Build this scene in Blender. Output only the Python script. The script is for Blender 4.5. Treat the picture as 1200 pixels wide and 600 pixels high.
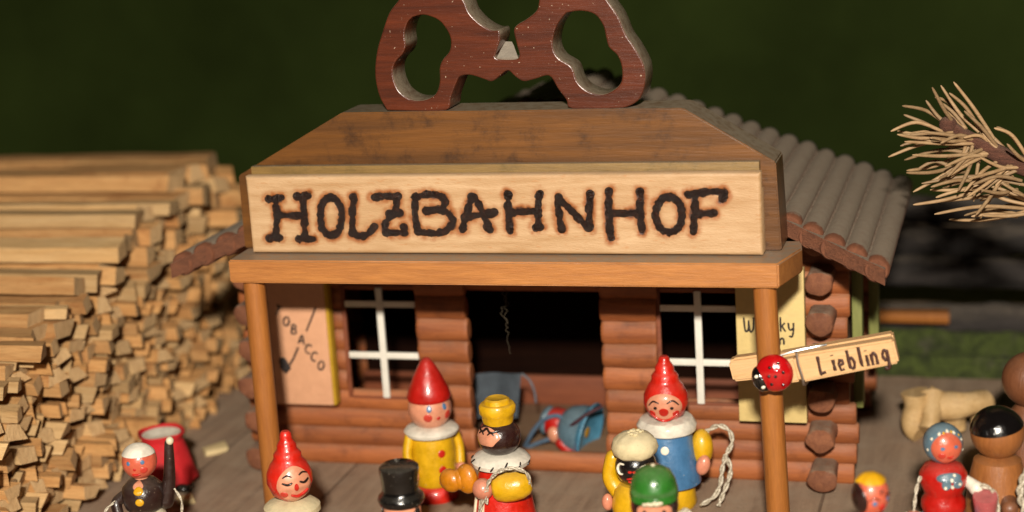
import bpy, bmesh, math, random
from mathutils import Vector, Matrix, noise
S = bpy.context.scene
for o in list(bpy.data.objects): bpy.data.objects.remove(o)
COL = S.collection
S.unit_settings.system = 'METRIC'; S.unit_settings.scale_length = 0.01      # 1 unit = 1 cm: a tabletop model

# ------------------------------------------------------------------ camera
F = 2042.0                                                                  # focal length in photo pixels (1200 wide)
l_ = Vector((-7100, -38, F)); d_ = Vector((590, -530, F))
AX = -l_.normalized(); AY = (d_ - d_.dot(AX)*AX).normalized(); AZ = AX.cross(AY)
if AZ.y > 0: AZ = -AZ
MW = Matrix((AX, AY, AZ))                                                   # photo camera space (x right, y down, z in) -> world
CAMPOS = -(MW @ Vector((40, 256, F)))/F*45.0
cam_d = bpy.data.cameras.new('camera'); cam = bpy.data.objects.new('camera', cam_d); COL.objects.link(cam)
cx, cy, cz = MW @ Vector((1, 0, 0)), MW @ Vector((0, -1, 0)), MW @ Vector((0, 0, -1))
mm = Matrix((cx, cy, cz)).transposed().to_4x4(); mm.translation = CAMPOS
cam.matrix_world = mm
cam_d.sensor_width = 36; cam_d.lens = F/1200*36; cam_d.clip_start = 0.5; cam_d.clip_end = 500
cam_d.dof.use_dof = True; cam_d.dof.focus_distance = 39.5; cam_d.dof.aperture_fstop = 0.1
S.camera = cam
S.render.resolution_x, S.render.resolution_y = 1024, 512

def PY(px, py, y):                                                          # photo pixel -> point on the plane Y = y
    r = MW @ Vector((px-600, py-300, F)); return CAMPOS + r*((y-CAMPOS.y)/r.y)
def PZ(px, py, z):
    r = MW @ Vector((px-600, py-300, F)); return CAMPOS + r*((z-CAMPOS.z)/r.z)

# ------------------------------------------------------------------ light: one camera flash, faint room light
W = bpy.data.worlds.new('World'); S.world = W; W.use_nodes = True
W.node_tree.nodes['Background'].inputs[0].default_value = (1, .8, .6, 1)
W.node_tree.nodes['Background'].inputs[1].default_value = 0.006
ld = bpy.data.lights.new('flash', 'AREA'); ld.shape = 'RECTANGLE'; ld.size = 2.8; ld.size_y = 1.9
ld.energy = 68000; ld.color = (1.0, .91, .78)
fl = bpy.data.objects.new('flash', ld); COL.objects.link(fl)
fl.location = (14.7, -57.5, 29.9)
fl.rotation_euler = (Vector((0, 0, 5)) - fl.location).to_track_quat('-Z', 'Y').to_euler()
S.view_settings.view_transform = 'Standard'; S.view_settings.look = 'None'
S.cycles.max_bounces = 6; S.cycles.diffuse_bounces = 2
S.view_settings.exposure = 0; S.view_settings.gamma = 1

# ------------------------------------------------------------------ materials
def lin(h):
    h = h.lstrip('#'); v = [int(h[i:i+2], 16)/255 for i in (0, 2, 4)]
    return tuple(x/12.92 if x <= .04045 else ((x+.055)/1.055)**2.4 for x in v) + (1,)
class NT:
    def __init__(s, name):
        s.m = bpy.data.materials.new(name); s.m.use_nodes = True; s.t = s.m.node_tree; s.n = s.t.nodes
        s.b = s.n['Principled BSDF']
    def add(s, t, **k):
        n = s.n.new(t)
        for a, v in k.items():
            if a.startswith('i_'): n.inputs[a[2:].replace('_', ' ')].default_value = v
            else: setattr(n, a, v)
        return n
    def link(s, a, b): s.t.links.new(a, b)
    def coord(s, scale=(1, 1, 1), rnd=True):
        tc = s.add('ShaderNodeTexCoord'); mp = s.add('ShaderNodeMapping'); mp.inputs['Scale'].default_value = scale
        s.link(tc.outputs['Object'], mp.inputs[0])
        if rnd:
            oi = s.add('ShaderNodeObjectInfo'); mul = s.add('ShaderNodeMath', operation='MULTIPLY'); mul.inputs[1].default_value = 37.0
            s.link(oi.outputs['Random'], mul.inputs[0]); cmb = s.add('ShaderNodeCombineXYZ')
            for i in range(3): s.link(mul.outputs[0], cmb.inputs[i])
            s.link(cmb.outputs[0], mp.inputs['Location'])
        return mp.outputs[0]
    def noise(s, vec, scale, detail=4, rough=.6, dist=0):
        n = s.add('ShaderNodeTexNoise'); n.inputs['Scale'].default_value = scale; n.inputs['Detail'].default_value = detail
        n.inputs['Roughness'].default_value = rough; n.inputs['Distortion'].default_value = dist
        s.link(vec, n.inputs['Vector']); return n.outputs['Fac']
    def ramp(s, fac, stops):
        r = s.add('ShaderNodeValToRGB'); e = r.color_ramp.elements
        while len(e) > 1: e.remove(e[-1])
        e[0].position, e[0].color = stops[0]
        for p, c in stops[1:]:
            q = e.new(p); q.color = c
        s.link(fac, r.inputs[0]); return r.outputs[0]
    def mix(s, fac, a, b, mode='MIX'):
        m = s.add('ShaderNodeMix', data_type='RGBA', blend_type=mode)
        for v, i in ((fac, 0), (a, 6), (b, 7)):
            if hasattr(v, 'links'): s.link(v, m.inputs[i])
            else: m.inputs[i].default_value = v
        return m.outputs[2]
    def maprange(s, v, a, b, c=0, d=1):
        m = s.add('ShaderNodeMapRange', interpolation_type='SMOOTHSTEP')
        for i, x in enumerate((a, b, c, d)): m.inputs[i+1].default_value = x
        s.link(v, m.inputs[0]); return m.outputs[0]
    def math(s, op, a, b):
        m = s.add('ShaderNodeMath', operation=op)
        for i, v in enumerate((a, b)):
            if hasattr(v, 'links'): s.link(v, m.inputs[i])
            else: m.inputs[i].default_value = v
        return m.outputs[0]
    def bump(s, h, dist, strength=1.0):
        b = s.add('ShaderNodeBump'); b.inputs['Distance'].default_value = dist; b.inputs['Strength'].default_value = strength
        s.link(h, b.inputs['Height']); s.link(b.outputs[0], s.b.inputs['Normal'])
G = lambda v: (v, v, v, 1)
def up_dust(k, amount, vec, sc=5.0, bare=False, edge=False):
    ge = k.add('ShaderNodeNewGeometry'); sp = k.add('ShaderNodeSeparateXYZ'); k.link(ge.outputs['Normal'], sp.inputs[0])
    if edge:                                                                # sawn edges hold dust, the flat front does not
        up = k.math('MULTIPLY', k.maprange(sp.outputs[2], -.35, .2), k.maprange(k.math('ABSOLUTE', sp.outputs[1], 0), .8, .4))
    else: up = k.maprange(sp.outputs[2], .25, .9)
    if bare:                                                                # the poles' front tips are rubbed clean
        so = k.add('ShaderNodeSeparateXYZ'); tc = k.add('ShaderNodeTexCoord'); k.link(tc.outputs['Object'], so.inputs[0])
        up = k.math('MULTIPLY', k.maprange(sp.outputs[2], -.2, .5), k.maprange(k.math('SUBTRACT', so.outputs[1], k.math('MULTIPLY', k.noise(vec, 4, 3), .7)), -.08, .14))
    n = k.maprange(k.noise(vec, sc, 5, .7), .3, .6, .82 if bare else .45, 1)
    return k.math('MULTIPLY', k.math('MULTIPLY', up, n), amount)
DUST = lin('887a69')
def wood(name, c0, c1, axis='x', rough=.6, grain=7, dust=0, specks=0, var=.25, coat=0, bump=.012, dirt=None, bare=False, edge=False):
    k = NT(name); st = {'x': (.09, 1, 1), 'y': (1, .09, 1), 'z': (1, 1, .09)}[axis]
    v = k.coord(st); vo = k.coord()
    g = k.noise(v, grain, 6, .65, .6); fine = k.noise(v, grain*5, 3, .7)
    col = k.ramp(g, [(.25, lin(c0)), (.5, tuple(.5*(a+b) for a, b in zip(lin(c0), lin(c1)))), (.75, lin(c1))])
    col = k.mix(.35, col, k.ramp(fine, [(.3, G(.45)), (.7, G(1))]), 'MULTIPLY')
    if var:
        oi = k.add('ShaderNodeObjectInfo'); col = k.mix(1, col, k.ramp(oi.outputs['Random'], [(0, G(1-var)), (1, G(1))]), 'MULTIPLY')
    if dirt:
        col = k.mix(k.maprange(k.noise(vo, 1.3, 6, .7), .5, .75, 0, .75), col, lin(dirt))
    if specks:
        col = k.mix(k.maprange(k.noise(vo, 13, 2, .5), .80-specks, .86-specks), col, lin('b9a892'))
    if dust: col = k.mix(up_dust(k, dust, vo, 5.0, bare, edge), col, DUST)
    k.link(col, k.b.inputs['Base Color'])
    k.b.inputs['Roughness'].default_value = rough; k.b.inputs['Coat Weight'].default_value = coat; k.b.inputs['Coat Roughness'].default_value = .25
    k.bump(fine, bump)
    return k.m
def paint(name, c, rough=.34, chips=.085, dust=.1, chipc='c9b79a', mott=.16, gloss=.35):
    k = NT(name); v = k.coord()
    n = k.noise(v, 3.2, 5, .65); base = lin(c); dk = tuple(x*(1-mott*2) for x in base[:3]) + (1,)
    col = k.ramp(n, [(.3, dk), (.65, base)])
    if chips: col = k.mix(k.maprange(k.noise(v, 15, 3, .6), .80-chips, .84-chips), col, lin(chipc))
    if dust: col = k.mix(up_dust(k, dust, v, 14), col, lin('a39a8b'))
    k.link(col, k.b.inputs['Base Color']); k.b.inputs['Coat Weight'].default_value = gloss; k.b.inputs['Coat Roughness'].default_value = .12
    k.link(k.maprange(n, .3, .7, rough-.08, rough+.14), k.b.inputs['Roughness'])
    k.bump(k.noise(v, 9, 4, .6), .014)
    return k.m
M = {}
M['beam'] = wood('honey wood', '9a5f2c', 'bd7d3e', 'x', .55, 5, .95, 0, .05, .15)
M['post'] = wood('honey wood upright', '925621', 'b06f31', 'z', .5, 6, 0, 0, .08, .15)
M['log'] = wood('stained log', '884722', 'b66a37', 'x', .6, 5, .3, .03, .3, dirt='5a2c14')
M['sidelog'] = wood('weathered side log', '70402a', '98603f', 'y', .8, 5, .6, .03, .3)
M['rooflog'] = wood('roof pole', '5c3420', '7d4a2e', 'y', .85, 5, 1.0, .02, .12, bare=True)
M['eave'] = wood('eave board', '53301e', '7a4a30', 'x', .85, 6, .9, .03, .05, bump=.05)
M['inner'] = wood('inner boards', '6a331b', '8a4a2a', 'x', .65, 4, .1, 0, .1)
M['dark'] = wood('painted interior shade', '120704', '1e0d06', 'x', .9, 4, 0, 0, .1); M['dark'].node_tree.nodes['Principled BSDF'].inputs['Specular IOR Level'].default_value = .05  # near-black colour carries the shade inside the cabin and porch
M['floor'] = wood('inner floor', '75543a', '8c6a4a', 'x', .75, 4, .2, 0, .1)
M['false'] = wood('brown stained board', '38200a', '7b4c18', 'x', .42, 1.3, .95, 0, .05, .3, dirt='221105')
M['trim'] = wood('olive trim', '6b5229', '8c6e3a', 'x', .6, 6, .6, 0, .05, dirt='55461f')
M['fret'] = wood('red brown varnish', '36150a', '642b13', 'x', .3, 4, 1.0, .11, .05, .5, edge=True)
M['stick'] = wood('split stick', 'b98046', 'e2b174', 'x', .7, 4, .05, 0, .38, 0, .04, dirt='8a5426')
M['stick2'] = wood('pale split stick', 'c79a60', 'e9c48e', 'x', .7, 4, .05, 0, .42, 0, .04)
M['stick3'] = wood('stacked split wood', 'ae763e', 'dcaa6c', 'x', .7, 4, .05, 0, .1, 0, .04, dirt='7a4c22')
M['peg'] = wood('pale peg wood', 'cda06a', 'deb584', 'x', .5, 6, .1, 0, .03)
M['bare'] = wood('bare turned wood', '8a5228', 'ab6c38', 'z', .4, 5, .1, .01, .1, .3)
M['bare2'] = wood('bare brown wood', '6d4026', '855233', 'z', .5, 5, .1, .0, .1, .2)
M['pale'] = wood('carved pale wood', 'b8925c', 'dab884', 'y', .65, 4, .2, 0, .1)
M['chip'] = wood('pale wood chip', 'd6bd8a', 'e2cb9a', 'x', .65, 5, 0)
M['needle'] = wood('dry needle', '96754f', 'c0a078', 'x', .6, 5, 0, 0, .4)
M['twig'] = wood('twig bark', '4a2c20', '7a4c3a', 'x', .8, 12, .2, .05, 0, 0, .06)
M['bark'] = wood('dark bark', '211d1b', '453e3a', 'x', .9, 3, .3, .03, .2, 0, .12)
M['moss'] = wood('mossy bark', '1a2409', '67762f', 'y', .95, 2.6, 0, .05, .1, 0, .25, dirt='5c544a')
M['greenb'] = wood('green board', '74773a', '8a8c4c', 'z', .6, 4, 0, 0, .1)
P = {}
for n, c in dict(red='b3140b', scarlet='c81e0e', yellow='d8a610', orange='c5790c', blue='4474a0', greyblue='5c7684', skyblue='4f8aa8', green='26621f',
                 skin='d99272', coral='cf6247', pinkhand='cf8468', rose='b5585a', brownhair='2b1613', bodice='2c1a16').items():
    P[n] = paint(n+' paint', c)
P['black'] = paint('black paint', '0a0909', .17, .11, .10, 'b5aa9a', .1, .4)
P['brownhair'] = paint('dark hair paint', '2b1412', .2, .05, .05)
P['gloss_black'] = paint('gloss black paint', '100d0d', .14, 0, 0, mott=.1, gloss=1)
P['face_black'] = paint('dark face paint', '120e0e', .22, .04, .05, mott=.1, gloss=.6)
P['cream'] = paint('cream paint', 'd8ccae', .5, .05, .2, '9a7f5d')
P['fleece'] = paint('cream fleck', 'd6c69c', .7, .12, .2, 'a2835c', .12, 0)
P['white'] = paint('white paint', 'e0d8c8', .5, .0, .04)
P['window_white'] = paint('window white', 'dcd8cc', .5, .02, .05, mott=.05)
P['dot_white'] = paint('dot white', 'e0d8c4', .4, 0, 0, mott=.03)
P['dot_red'] = paint('dot red', 'b81d0e', .4, 0, 0, mott=.05)
P['dot_cheek'] = paint('dot cheek', 'c03a2b', .4, 0, 0, mott=.08)
P['dot_blue'] = paint('dot blue', '4a6f95', .4, 0, 0, mott=.05)
P['dot_dark'] = paint('dot dark', '1d1211', .35, 0, 0, mott=.05)
P['dot_yellow'] = paint('dot yellow', 'cf9a14', .4, 0, 0, mott=.05)
P['bug_red'] = paint('ladybird red', 'ad0e12', .16, 0, 0, mott=.05, gloss=1)
P['helmet'] = paint('helmet green', '2a6a22', .24, .08, .12, 'c2b58c', .18, .5)
P['pink_sign'] = paint('pink sign', 'cf9a76', .6, .0, 0, mott=.05, gloss=0)
P['cream_sign'] = paint('cream sign', 'cfb678', .6, .0, 0, mott=.06, gloss=0)
P['edge_yellow'] = paint('edge yellow', 'b8901c', .55, 0, 0, mott=.08, gloss=0)
P['ink'] = paint('grey ink', '2a2220', .7, 0, 0, mott=.1, gloss=0)
P['felt_red'] = paint('red felt', 'bc141c', .75, .0, .0, mott=.14, gloss=0)
P['cloth'] = paint('grey cloth', '66707a', .8, .04, .1, '7a7f85', .2, 0)
P['dustgrey'] = paint('grey dust', '9a9082', .95, .05, 0, gloss=0)
P['purple'] = paint('purple paint', '3d1a24', .5, .1, 0)
P['web'] = paint('cobweb', '4a4030', .9, 0, 0, gloss=0)
P['cordblue'] = paint('blue cord', '4a5f74', .7, 0, 0, mott=.2, gloss=0)
def metal():
    k = NT('spring wire'); k.b.inputs['Base Color'].default_value = G(.62); k.b.inputs['Metallic'].default_value = 1; k.b.inputs['Roughness'].default_value = .3
    return k.m
M['wire'] = metal()
def cordm(name, a, b):
    k = NT(name); v = k.coord(rnd=False); n = k.noise(v, 22, 3, .6)
    k.link(k.ramp(n, [(.35, lin(a)), (.65, lin(b))]), k.b.inputs['Base Color']); k.b.inputs['Roughness'].default_value = .45
    return k.m
M['cord'] = cordm('silver cord', '857a68', 'd2c8b4')
def char():
    k = NT('charred wood'); v = k.coord(); n = k.noise(v, 9, 5, .7)
    k.link(k.ramp(n, [(.3, lin('0d0706')), (.55, lin('20100a')), (.78, lin('4c2614'))]), k.b.inputs['Base Color'])
    k.b.inputs['Roughness'].default_value = .24; k.bump(k.noise(v, 8, 5, .7), .12); return k.m
M['burnt'] = wood('burnt lettering', '2a1006', '4a1f0c', 'x', .5, 8, 0, 0, 0)
M['char'] = char()
def sign_wood():
    k = NT('sign wood'); v = k.coord((.12, 1, 1), False); vo = k.coord(rnd=False)
    col = k.ramp(k.noise(v, 5, 5, .6, .4), [(.3, lin('a58159')), (.7, lin('bd9d78'))])
    vd = k.coord((.55, 1, 2.4), False)                                       # short beech flecks
    col = k.mix(k.maprange(k.noise(vd, 8, 3, .6), .58, .7, 0, .45), col, lin('a8703c'))
    at = k.add('ShaderNodeAttribute', attribute_name='burn'); f = at.outputs['Fac']
    f2 = k.math('MULTIPLY', f, k.maprange(k.noise(vo, 3.2, 5, .7), .3, .62, .4, 1.15))
    col = k.mix(k.maprange(f2, .08, .75), col, lin('8f5322')); col = k.mix(k.maprange(f2, .62, .95), col, lin('2a1109'))
    col = k.mix(up_dust(k, .35, vo), col, DUST)
    k.link(col, k.b.inputs['Base Color']); k.b.inputs['Roughness'].default_value = .55; k.bump(k.noise(vd, 16, 3), .01); return k.m
M['sign'] = sign_wood()
def ground_m():
    k = NT('dusty boards'); v = k.coord((1, .1, 1), False); vo = k.coord(rnd=False)
    col = k.ramp(k.noise(v, 3, 6, .65, .3), [(.3, lin('7c6552')), (.7, lin('9c836c'))])
    col = k.mix(k.maprange(k.noise(vo, .55, 5, .7), .4, .7, 0, .6), col, lin('a08d78'))
    sp = k.add('ShaderNodeSeparateXYZ'); k.link(vo, sp.inputs[0])
    x = k.math('DIVIDE', k.math('ADD', sp.outputs[0], 100.75), 4.15); fr = k.math('FRACT', x, 0)
    seam = k.maprange(k.math('ABSOLUTE', k.math('SUBTRACT', fr, .5), 0), .488, .497)
    col = k.mix(k.math('MULTIPLY', seam, .6), col, lin('4e3826')); n = k.noise(vo, 9, 5, .7)
    col = k.mix(k.maprange(n, .66, .72, 0, .6), col, lin('b39f82'))
    k.link(col, k.b.inputs['Base Color']); k.b.inputs['Roughness'].default_value = .85
    k.bump(k.math('SUBTRACT', k.math('MULTIPLY', n, .5), k.math('MULTIPLY', seam, .5)), .05); return k.m
M['ground'] = ground_m()
def cloth_m():
    k = NT('dark green cloth'); v = k.coord(rnd=False)
    col = k.ramp(k.noise(v, .12, 4, .6), [(.3, lin('232b12')), (.7, lin('313c1a'))])
    col = k.mix(.35, col, k.ramp(k.noise(k.coord((1, 1, 6), False), 4, 4, .7), [(.3, G(.5)), (.7, G(1))]), 'MULTIPLY')
    k.link(col, k.b.inputs['Base Color']); k.b.inputs['Roughness'].default_value = 1; k.b.inputs['Specular IOR Level'].default_value = 0; return k.m
M['backcloth'] = cloth_m()

# ------------------------------------------------------------------ mesh helpers
def finish(name, bm, mat, parent=None, ang=40, loc=None, rot=None):
    me = bpy.data.meshes.new(name); bmesh.ops.recalc_face_normals(bm, faces=bm.faces); bm.to_mesh(me); bm.free()
    for p in me.polygons: p.use_smooth = True
    me.set_sharp_from_angle(angle=math.radians(ang))
    me.materials.append(mat)
    o = bpy.data.objects.new(name, me); COL.objects.link(o)
    if parent: o.parent = parent
    if loc is not None: o.location = loc
    if rot is not None: o.rotation_euler = rot
    return o
def empty(name, loc, label, cat, rz=0, group=None):
    o = bpy.data.objects.new(name, None); COL.objects.link(o); o.location = loc; o.rotation_euler = (0, 0, rz); o.empty_display_size = .3
    return tag(o, label, cat, group)
def tag(o, label=None, cat=None, group=None, kind=None):
    for a, v in (('label', label), ('category', cat), ('group', group), ('kind', kind)):
        if v: o[a] = v
    return o
def box(bm, x0, x1, y0, y1, z0, z1, bev=.03, seg=2, jit=0, rnd=random):
    r = bmesh.ops.create_cube(bm, size=1); vs = r['verts']
    for v in vs:
        v.co = Vector(((x0+x1)/2+v.co.x*(x1-x0), (y0+y1)/2+v.co.y*(y1-y0), (z0+z1)/2+v.co.z*(z1-z0)))
        if jit: v.co += Vector((rnd.uniform(-jit, jit), rnd.uniform(-jit, jit), rnd.uniform(-jit, jit)))
    if bev: bmesh.ops.bevel(bm, geom=list({e for v in vs for e in v.link_edges}), offset=bev, segments=seg, affect='EDGES', profile=.6)
    return bm
def lathe(bm, prof, seg=44, wob=0, mat=None):
    rings = []
    for r, z in prof:
        if r < 1e-4: rings.append([bm.verts.new((0, 0, z))])
        else:
            ring = []
            for i in range(seg):
                a = 2*math.pi*i/seg; rr = r
                if wob: rr += wob*noise.noise(Vector((math.cos(a)*2, math.sin(a)*2, z*3)))
                ring.append(bm.verts.new((rr*math.sin(a), -rr*math.cos(a), z)))
            rings.append(ring)
    for a, b in zip(rings, rings[1:]):
        if len(a) == 1 and len(b) == 1: continue
        for i in range(seg):
            j = (i+1) % seg
            if len(a) == 1: bm.faces.new((a[0], b[j], b[i]))
            elif len(b) == 1: bm.faces.new((a[i], a[j], b[0]))
            else: bm.faces.new((a[i], a[j], b[j], b[i]))
    for e in (rings[0], rings[-1]):
        if len(e) > 1: bm.faces.new(e)
    return bm
def spl(pts, n=6):                                                          # Catmull-Rom through points of any dimension
    P_ = [tuple(p) for p in pts]; P_ = [P_[0]]+P_+[P_[-1]]; out = []
    for i in range(1, len(P_)-2):
        a, b, c, d = P_[i-1:i+3]
        for k in range(n):
            t = k/n
            out.append(tuple(.5*(2*q+(r-p)*t+(2*p-5*q+4*r-s)*t*t+(3*q-p-3*r+s)*t**3) for p, q, r, s in zip(a, b, c, d)))
    out.append(P_[-2]); return out
def sphere_prof(r, zc, rz=None, a0=-90, a1=90, n=14):
    rz = rz or r
    return [(max(0, r*math.cos(math.radians(a0+(a1-a0)*i/n))) if abs(abs(a0+(a1-a0)*i/n)-90) > .01 else 0, zc+rz*math.sin(math.radians(a0+(a1-a0)*i/n))) for i in range(n+1)]
def tube(bm, pts, rad, seg=10, flat=None, caps=True, fl=.45):
    pts = [Vector(p) for p in pts]; n = len(pts); rings = []
    rads = rad if isinstance(rad, (list, tuple)) else [rad]*n
    up = Vector((0, 0, 1)); prevn = None
    for i in range(n):
        t = (pts[min(i+1, n-1)]-pts[max(i-1, 0)]).normalized()
        if flat is not None: nn = (flat - flat.dot(t)*t).normalized()
        else:
            ref = prevn if prevn is not None else (up if abs(t.z) < .9 else Vector((1, 0, 0)))
            nn = (ref - ref.dot(t)*t).normalized()
        prevn = nn; bb = t.cross(nn)
        fx = fl if flat is not None else 1
        rings.append([bm.verts.new(pts[i] + rads[i]*(fx*math.cos(2*math.pi*k/seg)*nn + math.sin(2*math.pi*k/seg)*bb)) for k in range(seg)])
    for a, b in zip(rings, rings[1:]):
        for k in range(seg): bm.faces.new((a[k], a[(k+1) % seg], b[(k+1) % seg], b[k]))
    if caps:
        for r, c, s in ((rings[0], pts[0], -1), (rings[-1], pts[-1], 1)): bm.faces.new(r)
    return bm
def ell(bm, c, rx, ry, rz, rot=None, u=24, v=14):
    r = bmesh.ops.create_uvsphere(bm, u_segments=u, v_segments=v, radius=1)
    m = Matrix.Translation(c) @ (rot.to_4x4() if rot else Matrix.Identity(4)) @ Matrix.Diagonal((rx, ry, rz, 1))
    bmesh.ops.transform(bm, matrix=m, verts=r['verts']); return bm
def rough_log(bm, axis, a0, a1, c, r, seg=20, n=14, amp=.05, seed=0, sq=1.0, lumpy=1.2):
    """a log along x or y from a0 to a1, centred at the other two coordinates c"""
    rings = []; off = Vector((seed*3.7, seed*1.3, seed*5.1))
    ts = [0, .0] + [i/n for i in range(n+1)] + [1]
    st = [(a0+.0, .0), (a0, r*.86), (a0+.05, r)] + [(a0+(a1-a0)*i/n, r) for i in range(1, n)] + [(a1-.05, r), (a1, r*.86), (a1, 0)]
    for t, rr in st:
        ring = []
        for k in range(seg):
            a = 2*math.pi*k/seg; u, w = math.cos(a), math.sin(a)
            q = rr*(1+amp*noise.noise(Vector((t*lumpy, u*1.3, w*1.3))+off)/max(.3, 1)) if rr else 0
            p = (t, c[0]+q*u*sq, c[1]+q*w) if axis == 'x' else (c[0]+q*u*sq, t, c[1]+q*w)
            ring.append(p)
        rings.append([bm.verts.new(ring[0])] if rr == 0 else [bm.verts.new(p) for p in ring])
    for a, b in zip(rings, rings[1:]):
        for i in range(seg):
            j = (i+1) % seg
            if len(a) == 1: bm.faces.new((a[0], b[i], b[j]))
            elif len(b) == 1: bm.faces.new((a[i], a[j], b[0]))
            else: bm.faces.new((a[i], a[j], b[j], b[i]))
    return bm
NB = bmesh.new
# paint marks that follow a turned surface: u runs round it, v is height
def rad_at(prof, z):
    best = 0
    for (r0, z0), (r1, z1) in zip(prof, prof[1:]):
        lo, hi = min(z0, z1), max(z0, z1)
        if lo-1e-6 <= z <= hi+1e-6 and hi > lo:
            t = (z-z0)/(z1-z0); best = max(best, r0+(r1-r0)*t)
    return best
def on(prof, ang, z, eps):
    r = rad_at(prof, z); dz = .02
    sl = (rad_at(prof, z+dz)-rad_at(prof, z-dz))/(2*dz); sl = max(-3, min(3, sl))
    nl = math.sqrt(1+sl*sl); rr = r+eps/nl; zz = z-sl*eps/nl
    return (rr*math.sin(ang), -rr*math.cos(ang), zz)
def mark_ellipse(bm, prof, ang, z, ru, rv, eps=.012, tilt=0, shape=None, seg=20, rings=5):
    R = max(.05, rad_at(prof, z)); prev = None; c = bm.verts.new(on(prof, ang, z, eps))
    for k in range(1, rings+1):
        ring = []
        for i in range(seg):
            a = 2*math.pi*i/seg; s = k/rings*(shape(a) if shape else 1)
            u, v = ru*s*math.cos(a), rv*s*math.sin(a)
            u, v = u*math.cos(tilt)-v*math.sin(tilt), u*math.sin(tilt)+v*math.cos(tilt)
            ring.append(bm.verts.new(on(prof, ang+u/R, z+v, eps if k < rings else eps*.2)))
        for i in range(seg):
            j = (i+1) % seg
            if prev is None: bm.faces.new((c, ring[i], ring[j]))
            else: bm.faces.new((prev[i], ring[i], ring[j], prev[j]))
        prev = ring
def mark_line(bm, prof, ang, z, pts, w, eps=.014):
    R = max(.05, rad_at(prof, z)); q = [Vector(on(prof, ang+u/R, z+v, eps)) for u, v in spl(pts, 5)]
    tube(bm, q, [w*(.55+.45*math.sin(math.pi*(i+.5)/len(q))) for i in range(len(q))], 6)
def marks(name, mat, parent, prof, items):
    for it in items:                                                        # one object for each mark
        bm = NB()
        if it[0] == 'e': mark_ellipse(bm, prof, *it[1:])
        else: mark_line(bm, prof, *it[1:])
        o = finish(name, bm, mat, parent, 60)
    return o

# ------------------------------------------------------------------ setting
bm = NB(); n_ = 60
for i in range(n_+1):
    for j in range(n_+1): bm.verts.new((-70+140*i/n_, -60+100*j/n_, 0))
bm.verts.ensure_lookup_table()
for i in range(n_):
    for j in range(n_):
        a = i*(n_+1)+j; bm.faces.new([bm.verts[k] for k in (a, a+n_+1, a+n_+2, a+1)])
tag(finish('ground', bm, M['ground']), kind='structure')
bm = NB(); prev = None
for i in range(141):                                                        # a gently folded dark green cloth hung behind
    x = -70+i; row = []
    for j in range(12):
        z = -.5+j*6; row.append(bm.verts.new((x, 32+.35*math.sin(x*.35)+.5*noise.noise(Vector((x*.12, z*.05, 3))), z)))
    if prev:
        for j in range(11): bm.faces.new((prev[j], row[j], row[j+1], prev[j+1]))
    prev = row
tag(finish('backdrop', bm, M['backcloth']), kind='structure')

# ------------------------------------------------------------------ log cabin
cabin = empty('log_cabin', (0, 0, 0), 'small brown log cabin station model with a long name board above its open porch', 'model house')
rng = random.Random(4); sd = 0
def wall_log(x0, x1, z, r=.29, y=.3, mat='log', sq=.62):
    global sd; sd += 1; r *= 1.05
    bm = rough_log(NB(), 'x', x0-.5*(x0+x1)+rng.uniform(-.03, .03), x1-.5*(x0+x1)+rng.uniform(-.03, .03), (0, 0), r, amp=.09, seed=sd, sq=sq)
    return finish('wall_log', bm, M[mat], cabin, 50, (.5*(x0+x1), y+rng.uniform(-.02, .02), z))
for k in range(4):                                                          # courses below the windows
    z = .26+.515*k
    if k == 0: wall_log(-8.1, 7.85, z, .275)
    else:
        wall_log(-8.15+rng.uniform(-.12, .1), -1.95, z, .275); wall_log(1.65, 7.85+rng.uniform(-.1, .1), z, .275)
for k in range(5):                                                          # short logs beside the windows
    z = 2.33+.56*k
    wall_log(-8.15+rng.uniform(-.12, .1), -5.32, z, .29); wall_log(5.1, 7.8+rng.uniform(-.1, .1), z, .29)
for k in range(9):                                                          # the two piers beside the doorway
    z = .82+.6*k
    wall_log(-3.22, -1.88, z, .315, .16); wall_log(1.66, 3.08, z, .315, .16)
for z in (5.12, 5.68, 6.2): wall_log(-7.8, 7.8, z, .29, .34)
for s, x in ((-1, -7.72), (1, 7.12)):                                       # side walls
    for k in range(7):
        z = .42+.985*k; sd += 1
        bm = rough_log(NB(), 'y', -3.25, 3.4, (0, 0), .34, amp=.24, seed=sd)
        for v in bm.verts: v.co.z = min(v.co.z, .26)                        # split flat on top
        finish('wall_log', bm, M['sidelog'], cabin, 50, (x+rng.uniform(-.04, .04), 2.6+rng.uniform(-.12, .06), z))
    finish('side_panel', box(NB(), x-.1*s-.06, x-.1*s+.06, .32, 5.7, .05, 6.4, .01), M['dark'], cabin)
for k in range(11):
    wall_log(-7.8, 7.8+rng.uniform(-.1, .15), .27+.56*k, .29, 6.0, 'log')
bm = box(NB(), -6.9, 6.8, 5.55, 5.68, .05, 6.3, .01); finish('back_shade_panel', bm, M['dark'], cabin)  # sheet over the back logs, its shade put into the colour
bm = box(NB(), -6.85, 6.75, 5.1, 5.25, .142, 1.0, .02); finish('lit_band_board', bm, M['inner'], cabin)  # added board: its top edge mimics where light on the back wall ends
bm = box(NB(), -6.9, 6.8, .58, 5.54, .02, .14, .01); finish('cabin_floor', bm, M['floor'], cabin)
bm = box(NB(), -7.1, 7.0, .21, 5.5, 6.5, 6.58, .01); finish('ceiling_board', bm, M['dark'], cabin)
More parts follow.
